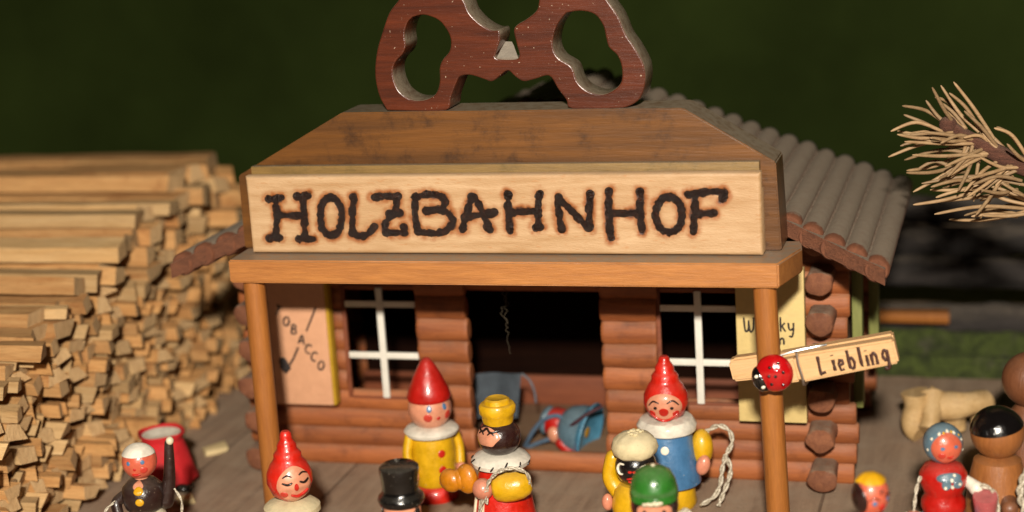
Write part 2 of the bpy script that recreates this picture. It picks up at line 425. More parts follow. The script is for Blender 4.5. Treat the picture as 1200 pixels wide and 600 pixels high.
# windows: white glazing bars
def window(x0, x1, z0, z1, ang):
    w = finish('window', box(box(box(box(NB(), x0-.06, x0+.05, .12, .22, z0, z1, .015), x1-.05, x1+.06, .12, .22, z0, z1, .015), x0+.055, x1-.055, .125, .215, z0-.02, z0+.05, .015),
               x0+.055, x1-.055, .125, .215, z1-.05, z1+.04, .015), M['inner'], cabin)
    xm = .5*(x0+x1)
    for zz in (3.08, 4.47):
        finish('glazing_bar', box(NB(), x0+.05, x1-.05, .11, .19, zz-.085, zz+.085, .02), P['window_white'], w)
    finish('glazing_bar', box(NB(), xm-.09, xm+.09, .075, .17, z0+.03, z1-.03, .02), P['window_white'], w)
window(-5.26, -3.22, 1.9, 4.95, 0); window(3.1, 5.1, 1.98, 4.95, 0)
# roof: poles laid along the depth, stepping down both slopes
for s in (-1, 1):
    for k in range(17):
        xa = 8.68-k*.5 if s > 0 else -8.1+k*.5
        z = 9.58-.388*abs(xa-.27); yf = min(1.0, -3.15+.45*k*.5)+rng.uniform(-.03, .03); sd += 1
        yb = 6.1+rng.uniform(-.12, .1)
        bm = rough_log(NB(), 'y', .06, yb-yf, (0, 0), .285, amp=.03, seed=sd, n=24)
        finish('roof_log', bm, M['rooflog'], cabin, 50, (xa, yf, z-.02))
for s in (-1, 1):                                                           # boards under the poles
    x1 = 8.75 if s > 0 else -8.2; L_ = abs(x1-.27); bm = NB(); vs = []
    for (x, y) in ((.27, .6), (x1+s*.12, -3.26), (x1+s*.12, 5.9), (.27, 5.9)):
        for dz in (.13, -.24): vs.append(bm.verts.new((x, y, 9.58-.388*abs(x-.27)+dz)))
    t, b = vs[0::2], vs[1::2]; bm.faces.new(t); bm.faces.new(b[::-1])
    for i in range(4): bm.faces.new((t[i], b[i], b[(i+1) % 4], t[(i+1) % 4]))
    finish('roof_board', bm, M['eave'], cabin)
bm = NB(); ys = ((-6.7, 6.3), (6.75, 6.3), (.27, 9.1))                       # rear gable boards
f_ = [bm.verts.new((x, 5.7, z)) for x, z in ys]; g_ = [bm.verts.new((x, 5.8, z)) for x, z in ys]
bm.faces.new(f_); bm.faces.new(g_[::-1])
for i in range(3): bm.faces.new((f_[i], g_[i], g_[(i+1) % 3], f_[(i+1) % 3]))
finish('gable_board', bm, M['inner'], cabin)
# porch roof plate with slanted right end
bm = NB(); bq = PZ(940, 291, 6.8); pl = [(-6.16, -4.5), (6.72, -4.5), (bq.x, bq.y), (bq.x-.1, -2.4), (-6.2, -2.4)]
lo = [bm.verts.new((x, y, 6.25)) for x, y in pl]; hi = [bm.verts.new((x, y, 6.8)) for x, y in pl]
bm.faces.new(lo[::-1]); bm.faces.new(hi)
for i in range(5): bm.faces.new((lo[i], lo[(i+1) % 5], hi[(i+1) % 5], hi[i]))
bmesh.ops.bevel(bm, geom=bm.edges[:], offset=.035, segments=2, affect='EDGES')
finish('porch_beam', bm, M['beam'], cabin)
# a flat porch ceiling behind the beam carries on to the wall
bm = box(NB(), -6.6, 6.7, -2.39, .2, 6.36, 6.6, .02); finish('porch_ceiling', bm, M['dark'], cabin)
for px, a in ((0, (-5.75, -4.12)), (1, (6.38, -4.12))):
    lean = ((-.0, 0), (.0, 0))[px]
    bm = NB(); zt = 6.27; ring = [(0.0, 0), (.25, 0), (.262, .04), (.262, 3), (.255, zt-.0), (0, zt)]
    lathe(bm, ring, 28); 
    o = finish('post', bm, M['post'], cabin, 40, (a[0], a[1], 0))
    if px == 0: o.rotation_euler = (0, .004, 0)
    else: o.location.x += .17; o.rotation_euler = (0, -.03, 0)
# false front board, trim and name board
bm = NB(); pl = [(-6.22, 6.82), (6.66, 6.82), (6.58, 8.8), (4.58, 10.03), (-3.43, 10.07), (-6.2, 8.6)]
def prism(bm, pl, y0, y1, bev=.03):
    old = set(bm.edges)
    a = [bm.verts.new((x, y0, z)) for x, z in pl]; b = [bm.verts.new((x, y1, z)) for x, z in pl]; n = len(pl)
    bm.faces.new(a); bm.faces.new(b[::-1])
    for i in range(n): bm.faces.new((a[i], b[i], b[(i+1) % n], a[(i+1) % n]))
    if bev: bmesh.ops.bevel(bm, geom=[e for e in bm.edges if e not in old], offset=bev, segments=2, affect='EDGES')
    return bm
finish('false_front', prism(bm, pl, -3.4, -2.2), M['false'], cabin)
finish('trim_strip', box(NB(), -5.75, 6.25, -3.62, -3.402, 8.45, 8.86, .02), M['trim'], cabin)
# letters as hand-burnt strokes, in photo pixels on the board's face plane
def c2(*p): return [(260+x/3.75, 170+y/3.75) for x, y in p]
def c3(*p): return [(540+x/2.857, 170+y/2.857) for x, y in p]
def ov(fn, x, y, rx, ry): return fn(*[(x+rx*math.sin(2*math.pi*i/14), y-ry*math.cos(2*math.pi*i/14)) for i in range(15)])
LET = [
 [c2((234, 238), (243, 320), (232, 408)), c2((203, 238), (262, 232)), c2((208, 412), (255, 406)), c2((356, 230), (363, 320), (364, 408)), c2((328, 228), (380, 222)), c2((338, 412), (398, 412)), c2((243, 308), (360, 312))],
 [ov(c2, 480, 314, 47, 84)],
 [c2((578, 228), (574, 310), (572, 388)), c2((572, 390), (622, 400), (672, 358))],
 [c2((666, 228), (772, 226)), c2((770, 232), (762, 285), (718, 345), (722, 384)), c2((722, 386), (800, 384), (798, 360)), c2((735, 304), (782, 298))],
 [c2((850, 225), (848, 300), (862, 380)), c2((850, 226), (925, 216), (980, 240), (965, 278), (895, 288)), c2((895, 288), (975, 290), (1014, 330), (990, 374), (930, 388), (862, 380))],
 [c3((38, 175), (20, 230), (5, 285)), c3((44, 173), (70, 222), (98, 284)), c3((15, 242), (112, 226)), c3((84, 272), (98, 284))],
 [c3((157, 165), (160, 230), (165, 288)), c3((264, 162), (257, 220), (262, 276)), c3((160, 226), (257, 219)), c3((248, 276), (266, 276))],
 [c3((327, 175), (328, 230), (338, 284)), c3((325, 180), (380, 228), (426, 275)), c3((434, 165), (430, 220), (430, 280))],
 [c3((497, 155), (495, 230), (503, 312)), c3((601, 155), (602, 220), (606, 285)), c3((497, 228), (600, 228))],
 [ov(c3, 697, 232, 44, 60)],
 [c3((785, 162), (782, 230), (778, 290)), c3((760, 166), (810, 158), (880, 160), (874, 184)), c3((790, 230), (846, 228))],
]
YS = -3.9; SG = (-5.80, 6.31, 6.832, 8.68)
SEG = []
for L in LET:
    out = []
    for st in L:
        q = []
        for i in range(len(st)): p = PY(st[i][0], st[i][1], YS); q.append((p.x, p.z))
        out.append(spl(q, 6))
    SEG.append(out)
bm = NB(); NX, NZ = 420, 64; bl = bm.verts.layers.float.new('burn'); grid = []
allp = [p for L in SEG for st in L for p in st]
buck = {}
for p in allp: buck.setdefault((int(p[0]//.4), int(p[1]//.4)), []).append(p)
for i in range(NX+1):
    row = []
    for j in range(NZ+1):
        x = SG[0]+(SG[1]-SG[0])*i/NX; z = SG[2]+(SG[3]-SG[2])*j/NZ
        d = 9
        for a in (-1, 0, 1):
            for b in (-1, 0, 1):
                for p in buck.get((int(x//.4)+a, int(z//.4)+b), ()): d = min(d, math.hypot(p[0]-x, p[1]-z))
        d += .035*noise.noise(Vector((x*5, z*5, 1)))
        burn = max(0, 1-max(0, d-.03)/.22)
        ex = min(i, NX-i)*(SG[1]-SG[0])/NX; ez = min(j, NZ-j)*(SG[3]-SG[2])/NZ; e = min(ex, ez)
        y = YS + (.05*(1-e/.07)**2 if e < .07 else 0) + .01*noise.noise(Vector((x*.8, z*2, 0)))
        if d < .1: y += .03*(1-d/.1)
        v = bm.verts.new((x+(.06*(8.68-z)/1.85 if i == 0 else 0), y, z)); v[bl] = burn; row.append(v)
    grid.append(row)
for i in range(NX):
    for j in range(NZ): bm.faces.new((grid[i][j], grid[i+1][j], grid[i+1][j+1], grid[i][j+1]))
bd = [grid[i][0] for i in range(NX+1)]+[grid[NX][j] for j in range(1, NZ+1)]+[grid[i][NZ] for i in range(NX-1, -1, -1)]+[grid[0][j] for j in range(NZ-1, 0, -1)]
bk = [bm.verts.new((v.co.x, -3.64 if v.co.z > 8.3 else -3.405, v.co.z)) for v in bd]
for i in range(len(bd)): k = (i+1) % len(bd); bm.faces.new((bd[i], bd[k], bk[k], bk[i]))
name_sign = finish('name_sign', bm, M['sign'], cabin, 50)
rl = random.Random(9)
for L in SEG:                                                               # charred, beaded strokes
    bm = NB()
    for st in L:
        n = len(st); ph = rl.uniform(0, 6)
        pts = [Vector((x+rl.uniform(-.014, .014), YS+.004, z+rl.uniform(-.012, .012))) for x, z in st]
        dense = [Vector(p) for p in spl([tuple(p) for p in pts], 3)]
        rr = [(.074+.013*math.sin(ph+i*.42)+rl.uniform(-.007, .007))*(1.2 if i < 5 or i > len(dense)-6 else 1) for i in range(len(dense))]
        for sg in (-1, 1):
            side = []
            for i, p in enumerate(dense):
                tt = (dense[min(i+1, len(dense)-1)]-dense[max(0, i-1)]).normalized(); nn = Vector((tt.z, 0, -tt.x))
                side.append(p+nn*sg*.034*math.cos(ph+i*.33)+Vector((0, .012*math.sin(ph*2+i*.5+sg), 0)))
            tube(bm, side, [r*rl.uniform(.68, .95) for r in rr], 10, Vector((0, -1, 0)), True, .5)
        for p, r in ((dense[0], rr[0]), (dense[-1], rr[-1])): ell(bm, p, r*1.08, r*.36, r*1.0, None, 12, 8)
        for i in range(2, len(dense)-1, 3):
            if rl.random() < .45: ell(bm, dense[i]+Vector((rl.uniform(-.03, .03), -.012, rl.uniform(-.03, .03))), rr[i]*.62, .022, rr[i]*.62, None, 10, 6)
    finish('letter', bm, M['char'], name_sign, 70)

# hand lettering for the small signs: simple stroke font, box 0..1
def arc(cx_, cy_, rx, ry, a0, a1, n=8): return [(cx_+rx*math.cos(math.radians(a0+(a1-a0)*i/n)), cy_+ry*math.sin(math.radians(a0+(a1-a0)*i/n))) for i in range(n+1)]
FONT = {
 'T': [[(0, 1), (.7, 1)], [(.35, 1), (.35, 0)]], 'O': [arc(.35, .5, .35, .5, 90, 450, 14)], 'o': [arc(.3, .3, .28, .3, 90, 450, 14)],
 'B': [[(0, 0), (0, 1)], [(0, 1), (.35, .98), (.48, .78), (.35, .55), (0, .52)], [(0, .52), (.42, .5), (.58, .26), (.4, .02), (0, 0)]],
 'A': [[(0, 0), (.35, 1), (.7, 0)], [(.14, .36), (.56, .36)]], 'C': [arc(.4, .5, .4, .5, 50, 310, 12)],
 'W': [[(0, 1), (.08, .15), (.2, 0), (.36, .2), (.4, .8)], [(.4, .8), (.46, .1), (.62, 0), (.78, .3), (.82, 1)]],
 'h': [[(0, 0), (.02, 1)], [(.02, .4), (.2, .6), (.4, .5), (.42, 0)]], 'i': [[(.1, 0), (.1, .58)], [(.1, .8), (.1, .84)]],
 's': [[(.4, .52), (.2, .6), (.05, .46), (.3, .28), (.36, .1), (.18, 0), (0, .08)]], 'k': [[(.02, 0), (.02, 1)], [(.38, .6), (.03, .28)], [(.14, .36), (.42, 0)]],
 'y': [[(0, .6), (.05, .2), (.2, .1), (.4, .25)], [(.42, .6), (.4, .05), (.28, -.36), (.05, -.3)]], 'G': [arc(.4, .5, .4, .5, 50, 340, 12), [(.45, .42), (.78, .42)]],
 'n': [[(0, .6), (0, 0)], [(0, .42), (.2, .62), (.4, .46), (.4, 0)]], 'L': [[(.05, 1), (.0, .05), (.1, .02), (.5, .06)]],
 'e': [[(.02, .32), (.42, .36), (.36, .56), (.18, .6), (.02, .36), (.12, .03), (.42, .08)]], 'b': [[(.02, 1), (.02, .02)], [(.02, .1), (.3, 0), (.46, .3), (.26, .58), (.02, .42)]],
 'l': [[(.1, 1), (.08, .1), (.2, .02)]], 'g': [[(.4, .5), (.2, .6), (.0, .32), (.18, .06), (.4, .2)], [(.42, .6), (.4, -.2), (.2, -.4), (0, -.28)]]}
def write_char(ch, x, z, h, w, y, mat, parent, rot=0, dx=1.0, seedj=0):
    bm = NB(); rj = random.Random(seedj+ord(ch)); cr, sr = math.cos(rot), math.sin(rot)
    for st in FONT[ch]:
        q = [(x+(u*cr*dx-v*sr)*h, y, z+(u*sr*dx+v*cr)*h) for u, v in (st if len(st) > 6 else spl(st, 5) if len(st) > 2 else spl(st, 4))]
        tube(bm, q, [w*rj.uniform(.8, 1.2) for _ in q], 8, Vector((0, -1, 0)))
    return finish('letter', bm, mat, parent, 70)
# tobacco sign
tob = finish('tobacco_sign', box(NB(), -7.2, -5.58, -.34, -.02, 1.82, 5.6, .02), P['pink_sign'], cabin)
finish('sign_edge', box(NB(), -5.578, -5.5, -.33, -.02, 1.83, 5.6, .015), P['edge_yellow'], tob)
for i, (ch, px, py, ro) in enumerate((('T', 324, 362, -.75), ('O', 334.5, 375.5, -.5), ('B', 344.5, 385.5, -.35), ('A', 353, 397.5, -.3), ('C', 360, 407.5, -.6), ('C', 367, 416.5, -.6), ('O', 375, 427, -.6))):
    p = PY(px, py, -.35); write_char(ch, p.x-.09, p.z-.12, .245, .026, -.345, P['ink'], tob, ro*.6, .9, i)
pipe = bm = NB()
tube(bm, [PY(370, 360, -.348), PY(365, 373, -.348), PY(359, 388, -.348)], .026, 8, Vector((0, -1, 0)))
finish('pipe_stem', bm, P['ink'], tob, 70); bm = NB()
tube(bm, [PY(349.5, 407, -.348), PY(344, 420, -.348), PY(338, 430, -.348)], .03, 8, Vector((0, -1, 0)))
tube(bm, [PY(340, 430, -.348), PY(335, 434, -.348), PY(329, 429, -.348)], [.05, .11, .05], 8, Vector((0, -1, 0)))
ell(bm, PY(332.5, 425.5, -.345), .125, .03, .17, Matrix.Rotation(-.35, 3, 'Y'), 20, 12)
finish('pipe_picture', bm, P['ink'], tob, 70)
# whisky sign
whi = finish('whisky_sign', box(NB(), 5.11, 6.76, -.34, -.02, 1.74, 5.6, .02), P['cream_sign'], cabin)
for i, (ch, x) in enumerate(zip('Whisky', (872, 887, 895, 901, 914.5, 924))):
    p = PY(x, 388.5, -.345); write_char(ch, p.x, p.z, .36, .024, -.345, P['ink'], whi, 0, .82, i)
for i, (ch, x) in enumerate(zip('Gin', (893, 906, 914))):
    p = PY(x, 404, -.345); write_char(ch, p.x, p.z, .26, .024, -.345, P['ink'], whi, 0, .9, i+9)
# green boards hung on the right side wall
for px, py, y, h0, h1, wd in ((1006, 410, 1.3, 1.7, 5.3, .3), (1025, 400, 3.1, 2.3, 5.4, .22)):
    p = PY(px, py, y); finish('side_board', box(NB(), p.x-.12, p.x+.12, y-.25, y+.25, h0, h1, .02), M['greenb'], cabin)

# ------------------------------------------------------------------ fretwork ornament on top of the board
def c1(*p): return [(400+x/3, y/3) for x, y in p]
OUT = c1((160, 388), (132, 335), (118, 260), (125, 180), (145, 110), (166, 50), (190, 15), (235, -35), (310, -70), (385, -50), (430, 0), (450, 45), (490, 85), (530, 106), (555, 108), (557, 140), (546, 175), (542, 203), (576, 210), (624, 203),
         (616, 155), (606, 108), (620, 86), (650, 68), (688, 35), (700, -10), (750, -60), (830, -80), (900, -45), (945, 15), (975, 60), (1000, 120), (1032, 168), (1064, 230), (1068, 290), (1050, 345), (1010, 374), (960, 381), (812, 383),
         (790, 350), (760, 310), (730, 266), (680, 278), (640, 286), (610, 268), (586, 248), (560, 263), (530, 286), (500, 278), (455, 264), (418, 268), (404, 292), (385, 342), (368, 388), (260, 390))
H1 = c1((250, 60), (290, 52), (340, 70), (370, 105), (384, 140), (380, 180), (356, 210), (345, 240), (345, 290), (330, 332), (290, 352), (245, 350), (205, 322), (185, 280), (182, 240), (195, 210), (215, 190), (226, 160), (222, 120), (232, 80))
H2 = c1((790, 45), (840, 38), (890, 50), (920, 90), (930, 130), (940, 165), (970, 195), (985, 235), (985, 285), (960, 315), (920, 332), (870, 322), (830, 287), (810, 235), (765, 205), (745, 170), (745, 130), (760, 85))
cu = bpy.data.curves.new('fret', 'CURVE'); cu.dimensions = '2D'; cu.fill_mode = 'BOTH'; cu.extrude = .40; cu.offset = -.03; cu.bevel_depth = .03; cu.bevel_resolution = 2
YK = -3.3
for loop in (OUT, H1, H2):
    q = [PY(a, b, YK) for a, b in loop]; cl = q+[q[0]]
    pts = [(p.x, p.z) for p in q]
    pts = spl(pts+[pts[0]], 4)[:-1]
    sp = cu.splines.new('POLY'); sp.points.add(len(pts)-1); sp.use_cyclic_u = True
    for i, (x, z) in enumerate(pts): sp.points[i].co = (x-.6, z-10.06, 0, 1)
tmp = bpy.data.objects.new('tmp', cu); COL.objects.link(tmp)
me = bpy.data.meshes.new_from_object(tmp.evaluated_get(bpy.context.evaluated_depsgraph_get())); bpy.data.objects.remove(tmp); bpy.data.curves.remove(cu)
me.transform(Matrix.Rotation(math.pi/2, 4, 'X')); me.name = 'fretwork_ornament'
for p in me.polygons: p.use_smooth = True
me.set_sharp_from_angle(angle=math.radians(35)); me.materials.clear(); me.materials.append(M['fret'])
o = bpy.data.objects.new('fretwork_ornament', me); COL.objects.link(o); o.location = (.6, YK+.43, 10.06+.0)
fb = NB(); vs = []
for px_, py_, y_ in ((546, 203, YK+.02), (621, 202, YK+.02), (600, 146, YK+.62), (577, 146, YK+.62)):
    p = PY(400+px_/3, py_/3, y_) - o.location; vs.append(p)
top = [fb.verts.new(p+.012*Vector(noise.noise_vector(p*5))) for p in vs]; bot = [fb.verts.new((p.x, p.y+.05, PY(400+580/3, 212/3, YK).z-o.location.z)) for p in vs]
fb.faces.new(top); fb.faces.new(bot[::-1])
for i in range(4): fb.faces.new((top[i], bot[i], bot[(i+1) % 4], top[(i+1) % 4]))
bmesh.ops.subdivide_edges(fb, edges=fb.edges[:], cuts=3, use_grid_fill=True)
for v in fb.verts: v.co += .02*Vector(noise.noise_vector(v.co*6))
wf = finish('dust_wedge', fb, P['dustgrey'], o, 60); wf['label'] = 'pale grey dusty wedge in the notch between the loops'
tag(o, 'glossy red-brown fretwork ornament with two open loops standing on top of the cabin board', 'ornament')

# ------------------------------------------------------------------ clothespin with ladybird clipped on the right post
a = PY(884, 441, -4.82); b = PY(1050, 411, -4.82); ang = math.atan2(b.z-a.z, b.x-a.x); LN = math.hypot(b.z-a.z, b.x-a.x)
pin = empty('clothespin', a, 'small wooden clothespin with burnt writing and a red ladybird clipped on the right porch post', 'clothespin')
pin.rotation_euler = (0, -ang, 0)
bm = NB(); prism(bm, [(0, -.3), (.95, -.32), (.95, .22), (.12, .2), (0, .12)], .05, .36, .05); fj = bm
prism(bm, [(1.0, -.33), (LN, -.29), (LN, .25), (1.0, .3)], 0, .34, .045)
prism(bm, [(.9, -.28), (1.06, -.28), (1.06, .2), (.9, .2)], .09, .33, .02)
front = finish('prong', bm, M['peg'], pin)
bm = NB(); prism(bm, [(-.72, -.34), (.5, -.44), (.5, .14), (-.6, .2), (-.72, .12)], 1.02, 1.34, .05)
prism(bm, [(.45, -.44), (LN-.12, -.4), (LN-.12, .1), (.45, .12)], 1.0, 1.32, .04)
finish('prong', bm, M['peg'], pin)
bm = NB(); co = []
for i in range(73):
    t = i/72; an = t*2*math.pi*4.5; co.append((1.0+.15*math.cos(an), .36+t*.62, -.05+.15*math.sin(an)))
tube(bm, co, .03, 8)
tube(bm, spl([(.35, .16, .27), (.9, .2, .33), (1.4, .3, .32), (1.62, .38, .30)], 5), .026, 8)
tube(bm, spl([(1.02, -.02, .36), (1.0, -.03, .1), (1.02, -.03, -.2), (1.0, .02, -.38), (1.05, .2, -.4)], 5), .03, 8)
finish('spring', bm, M['wire'], pin)
xx = 1.42
for i, ch in enumerate('Liebling'):
    w_ = {'L': .31, 'i': .13, 'e': .24, 'b': .25, 'l': .14, 'n': .25, 'g': .26}[ch]
    write_char(ch, xx, -.21+.02*math.sin(i*2), .42 if ch != 'L' else .40, .034, -.004, M['burnt'], front, 0, .58, i); xx += w_*.94
# ladybird
bug = finish('ladybird', (lambda bm: (ell(bm, Vector((0, 0, 0)), .41, .26, .42), bm)[1])(NB()), P['bug_red'], pin, 60, (.45, -.02, -.0), (0, -.15, 0))
bm = NB()
ell(bm, Vector((-.31, -.02, -.03)), .2, .21, .3)
finish('ladybird_head', bm, P['gloss_black'], bug, 60)
bm = NB()
for x, z in ((.0, .2), (.2, .22), (.05, -.02), (.23, 0.0), (-.1, -.16), (.12, -.26), (-.08, .03)):
    y = -.26*math.sqrt(max(0, 1-(x/.41)**2-(z/.42)**2)); bm = ell(NB(), Vector((x, y, z)), .036, .02, .036, None, 12, 8)
    finish('spot', bm, P['gloss_black'], bug, 60)
for x, z in ((-.35, .1), (-.3, -.17)): finish('eye', ell(NB(), Vector((x, -.2, z)), .05, .03, .04, None, 12, 8), P['dot_white'], bug, 60)

# ------------------------------------------------------------------ wood pile
rp = random.Random(21); protos = []
M['end'] = wood('pale cut end', 'be9462', 'e2bd8a', 'z', .85, 9, .1, 0, .35, 0, .05)
for i in range(12):
    bm = NB(); L_ = 11.0; w = .5; h = .5
    rings = []; ncut = 14; sk = rp.uniform(-.3, .3)
    base = [(-.5, -.5), (.5, -.5), (.5, .5), (-.5, .5)]
    if i % 4 == 3: base = [(-.5, -.5), (.55, -.4), (.3, .45), (-.2, .55)]   # some are split wedge-shaped
    base = [(x*rp.uniform(.75, 1.05), y*rp.uniform(.75, 1.05)) for x, y in base]
    for j in range(ncut+1):
        x = -L_*(1-j/ncut)**1.4
        rings.append([bm.verts.new((x+(sk*yy+rp.uniform(-.07, .07) if j == ncut else 0), yy*w+.03*noise.noise(Vector((x*.7, i, yy))), zz*h+.03*noise.noise(Vector((x*.7, zz, i+5))))) for yy, zz in base])
    for p, q in zip(rings, rings[1:]):
        for k in range(4): bm.faces.new((p[k], q[k], q[(k+1) % 4], p[(k+1) % 4]))
    bm.faces.new(rings[0]); bm.faces.new(rings[-1])
    bmesh.ops.bevel(bm, geom=[e for e in bm.edges if len(e.link_faces) == 2 and e.calc_face_angle(0) > .6], offset=.03, segments=2, affect='EDGES')
    r_ = [f for f in bm.faces if f.calc_center_median().x > -.25 and abs(f.normal.x) > .55]
    for v in {v for f in r_ for v in f.verts}: v.co.x += rp.uniform(-.035, .035)
    for f in r_: f.material_index = 1
    o = finish('wooden_stick', bm, M['stick' if i % 3 else 'stick2'], None, 35); o.data.materials.append(M['end']); protos.append(o); COL.objects.unlink(o)
PROF = [(-9, 3.4), (-7, 4.2), (-4.8, 4.9), (-2, 5.6), (.4, 6.4), (4, 7.0), (7.2, 7.4), (8.2, 7.3)]
def ztop(y):
    for (y0, z0), (y1, z1) in zip(PROF, PROF[1:]):
        if y0 <= y <= y1: return z0+(z1-z0)*(y-y0)/(y1-y0)
    return 0
def vis(p):
    q = MW.transposed() @ (p-CAMPOS); return 600+F*q.x/q.z, 300+F*q.y/q.z
rows = []; zk = .02
while zk < 7.8:
    hh = rp.uniform(.30, .42) + (.1 if zk > 5 else 0); y = 8.2
    while y > -9:
        wy = rp.uniform(.28, .62) + (.2 if zk > 5 else 0)
        y -= wy/2+.01
        zz = zk+hh/2+rp.uniform(-.03, .03)
        if zz+.15 <= ztop(y):
            top = ztop(y)-zz < .8
            xe = -11.7+rp.gauss(0, .22)+rp.choice((0, 0, 0, 0, .3, -.4))
            if zk < 1.2: xe += rp.uniform(0, .5)
            xe -= max(0, .45*(zk-5.5)) * (1 if y < 3 else .0)
            px, py = vis(Vector((xe, y, zz)))
            if py < 612 and px > -8:
                rows.append((py, (xe, y, zz), (1, 1.08*wy/.5, hh/.5*rp.uniform(1.0, 1.16)), (rp.gauss(0, .14), rp.uniform(-.014, .014), rp.gauss(-.02, .035) if not top else rp.uniform(-.01, .03)), rp.choice(protos), wy*hh*(1.6 if top else 1)/(60+y)**2))
        y -= wy/2+.01
    zk += hh
rows.sort(key=lambda r: -r[5])                                              # the 295 that show largest are sticks of their own
rest = NB()
for i, (py, loc, sc, ro, o, _) in enumerate(rows):
    c = o.copy(); c.location = loc; c.scale = sc; c.rotation_euler = ro
    if i < 295:
        COL.objects.link(c); c.name = 'wooden_stick'
        tag(c, 'split honey-coloured wooden stick lying in the big stack left of the cabin', 'wooden stick', 'split wooden sticks stacked left of the cabin')
    else:
        m_ = o.data.copy(); m_.transform(c.matrix_basis); rest.from_mesh(m_); bpy.data.meshes.remove(m_); bpy.data.objects.remove(c)
print('sticks', len(rows))
if len(rows) > 295:
    o = finish('stick_stack', rest, M['stick3'], None, 35); o.data.materials.append(M['end'])
    tag(o, 'mass of thin split wooden sticks filling the big stack left of the cabin', 'stacked sticks', None, 'stuff')

# ------------------------------------------------------------------ painted turned figures
def fig(name, label, cat, px, py, y, rz): 
    p = PY(px, py, y); return empty(name, (p.x, y, 0), label, cat, rz), p.z
def turned(name, prof, mat, parent, wob=0): return finish(name, lathe(NB(), prof, 48, wob), mat, parent, 45)
def oval(name, mat, parent, c, rx, ry, rz, rot=None): return finish(name, ell(NB(), Vector(c), rx, ry, rz, rot), mat, parent, 60)
def hold(name, mat, parent, pts, r, seg=12):
    q = spl(pts, 6); n = len(q)
    rr = [r[0]+(r[1]-r[0])*i/(n-1) for i in range(n)] if isinstance(r, tuple) else [r]*n
    bm = tube(NB(), q, rr, seg); ell(bm, Vector(q[0]), rr[0], rr[0], rr[0], None, 14, 8); ell(bm, Vector(q[-1]), rr[-1], rr[-1], rr[-1], None, 14, 8)
    return finish(name, bm, mat, parent, 70)
def cord(name, parent, pts, r=.05, mat='cord', tw=9.0):                      # two twisted strands
    q = [Vector(p) for p in spl(pts, 14)]; bm = NB()
    for s in (0, math.pi):
        out = []; L = 0
        for i, p in enumerate(q):
            if i: L += (p-q[i-1]).length
            t = (q[min(i+1, len(q)-1)]-q[max(0, i-1)]).normalized(); u = t.cross(Vector((.3, .8, .5))).normalized(); v = t.cross(u)
            out.append(p+.6*r*(math.cos(L*tw/.8+s)*u+math.sin(L*tw/.8+s)*v))
        tube(bm, out, r*.62, 7)
    return finish(name, bm, M[mat], parent, 70)
CAMRZ = .3
# --- yellow clown with red cone hat
t, h = fig('clown_figure', 'yellow clown figure with a plain red cone hat and red buttons left of the doorway', 'figure', 499, 418, -1.8, CAMRZ+.42)
head = sphere_prof(.55, h-1.34, .52)
turned('body', [(0, .36), (.45, .36), (.52, .42), (.56, .8), (.57, 1.3), (.53, 1.62), (.4, 1.7), (0, 1.72)], P['yellow'], t)
turned('base', [(0, 0), (.56, 0), (.58, .06), (.55, .3), (.46, .37), (0, .37)], P['scarlet'], t)
turned('head', head, P['skin'], t); zb = h-1.06
turned('hat', [(0, zb-.02), (.53, zb-.02), (.555, zb+.06), (.5, zb+.25), (.37, zb+.54), (.24, zb+.80), (.14, zb+.96), (.08, zb+1.03), (0, zb+1.05)], P['red'], t)
turned('collar', [(0, 1.66), (.5, 1.66), (.66, 1.72), (.69, 1.8), (.62, 1.88), (.4, 1.92), (0, 1.94)], P['white'], t)
pb = [(.52, .42), (.56, .8), (.57, 1.3), (.53, 1.7)]
marks('button', P['dot_red'], t, pb, [('e', 0, 1.3, .1, .1), ('e', 0, .88, .1, .1), ('e', 0, .55, .1, .09)])
marks('eye', P['dot_blue'], t, head, [('e', -.42, h-1.2, .065, .085), ('e', .38, h-1.2, .065, .085)])
marks('cheek', P['dot_cheek'], t, head, [('e', -.5, h-1.43, .11, .11), ('e', .55, h-1.43, .11, .11)])
marks('mouth', P['dot_red'], t, head, [('e', 0, h-1.46, .05, .05)])
for s in (-1, 1):
    hold('arm', P['yellow'], t, [(s*.58, .05, 1.68), (s*.7, -.02, 1.25), (s*.66, -.14, .85)], (.13, .12)); oval('hand', P['pinkhand'], t, (s*.64, -.2, .72), .13, .13, .15)
# --- blue clown with red stepped hood
t, h = fig('clown_figure', 'blue-bodied clown figure with a pointed red hood and white collar below the right window', 'figure', 778, 417, -1.6, CAMRZ-.22)
def hood(zc, top, w):
    return [(0, zc-w*.98), (w*.42, zc-w*.9), (w*.8, zc-w*.62), (w, zc-w*.1), (w*.97, zc+w*.3), (w*.78, zc+w*.72), (w*.66, zc+w*.86), (w*.6, zc+w*1.0), (w*.6, zc+w*1.15), (w*.5, zc+w*1.28), (w*.43, zc+w*1.36), (w*.42, zc+w*1.55), (w*.34, zc+w*1.68), (w*.27, zc+w*1.78), (w*.26, top-w*.22), (w*.24, top-.05), (w*.16, top), (0, top+.005)]
hp = hood(h-1.1, h, .54)
turned('hood', hp, P['scarlet'], t)
def fshape(a): return 1+.06*math.cos(2*a)
marks('face', P['skin'], t, hp, [('e', 0, h-1.18, .46, .40, .02, 0, fshape, 36, 9)])
marks('eye', P['dot_dark'], t, hp, [('l', 0, h-1.18, [(-.36, .08), (-.24, .2), (-.1, .16)], .022, .035), ('l', 0, h-1.18, [(.08, .16), (.22, .22), (.36, .1)], .022, .035), ('e', -.36, h-1.14, .05, .035, .035), ('e', .36, h-1.14, .05, .035, .035)])
marks('nose', P['dot_red'], t, hp, [('e', .0, h-1.24, .12, .11, .05)])
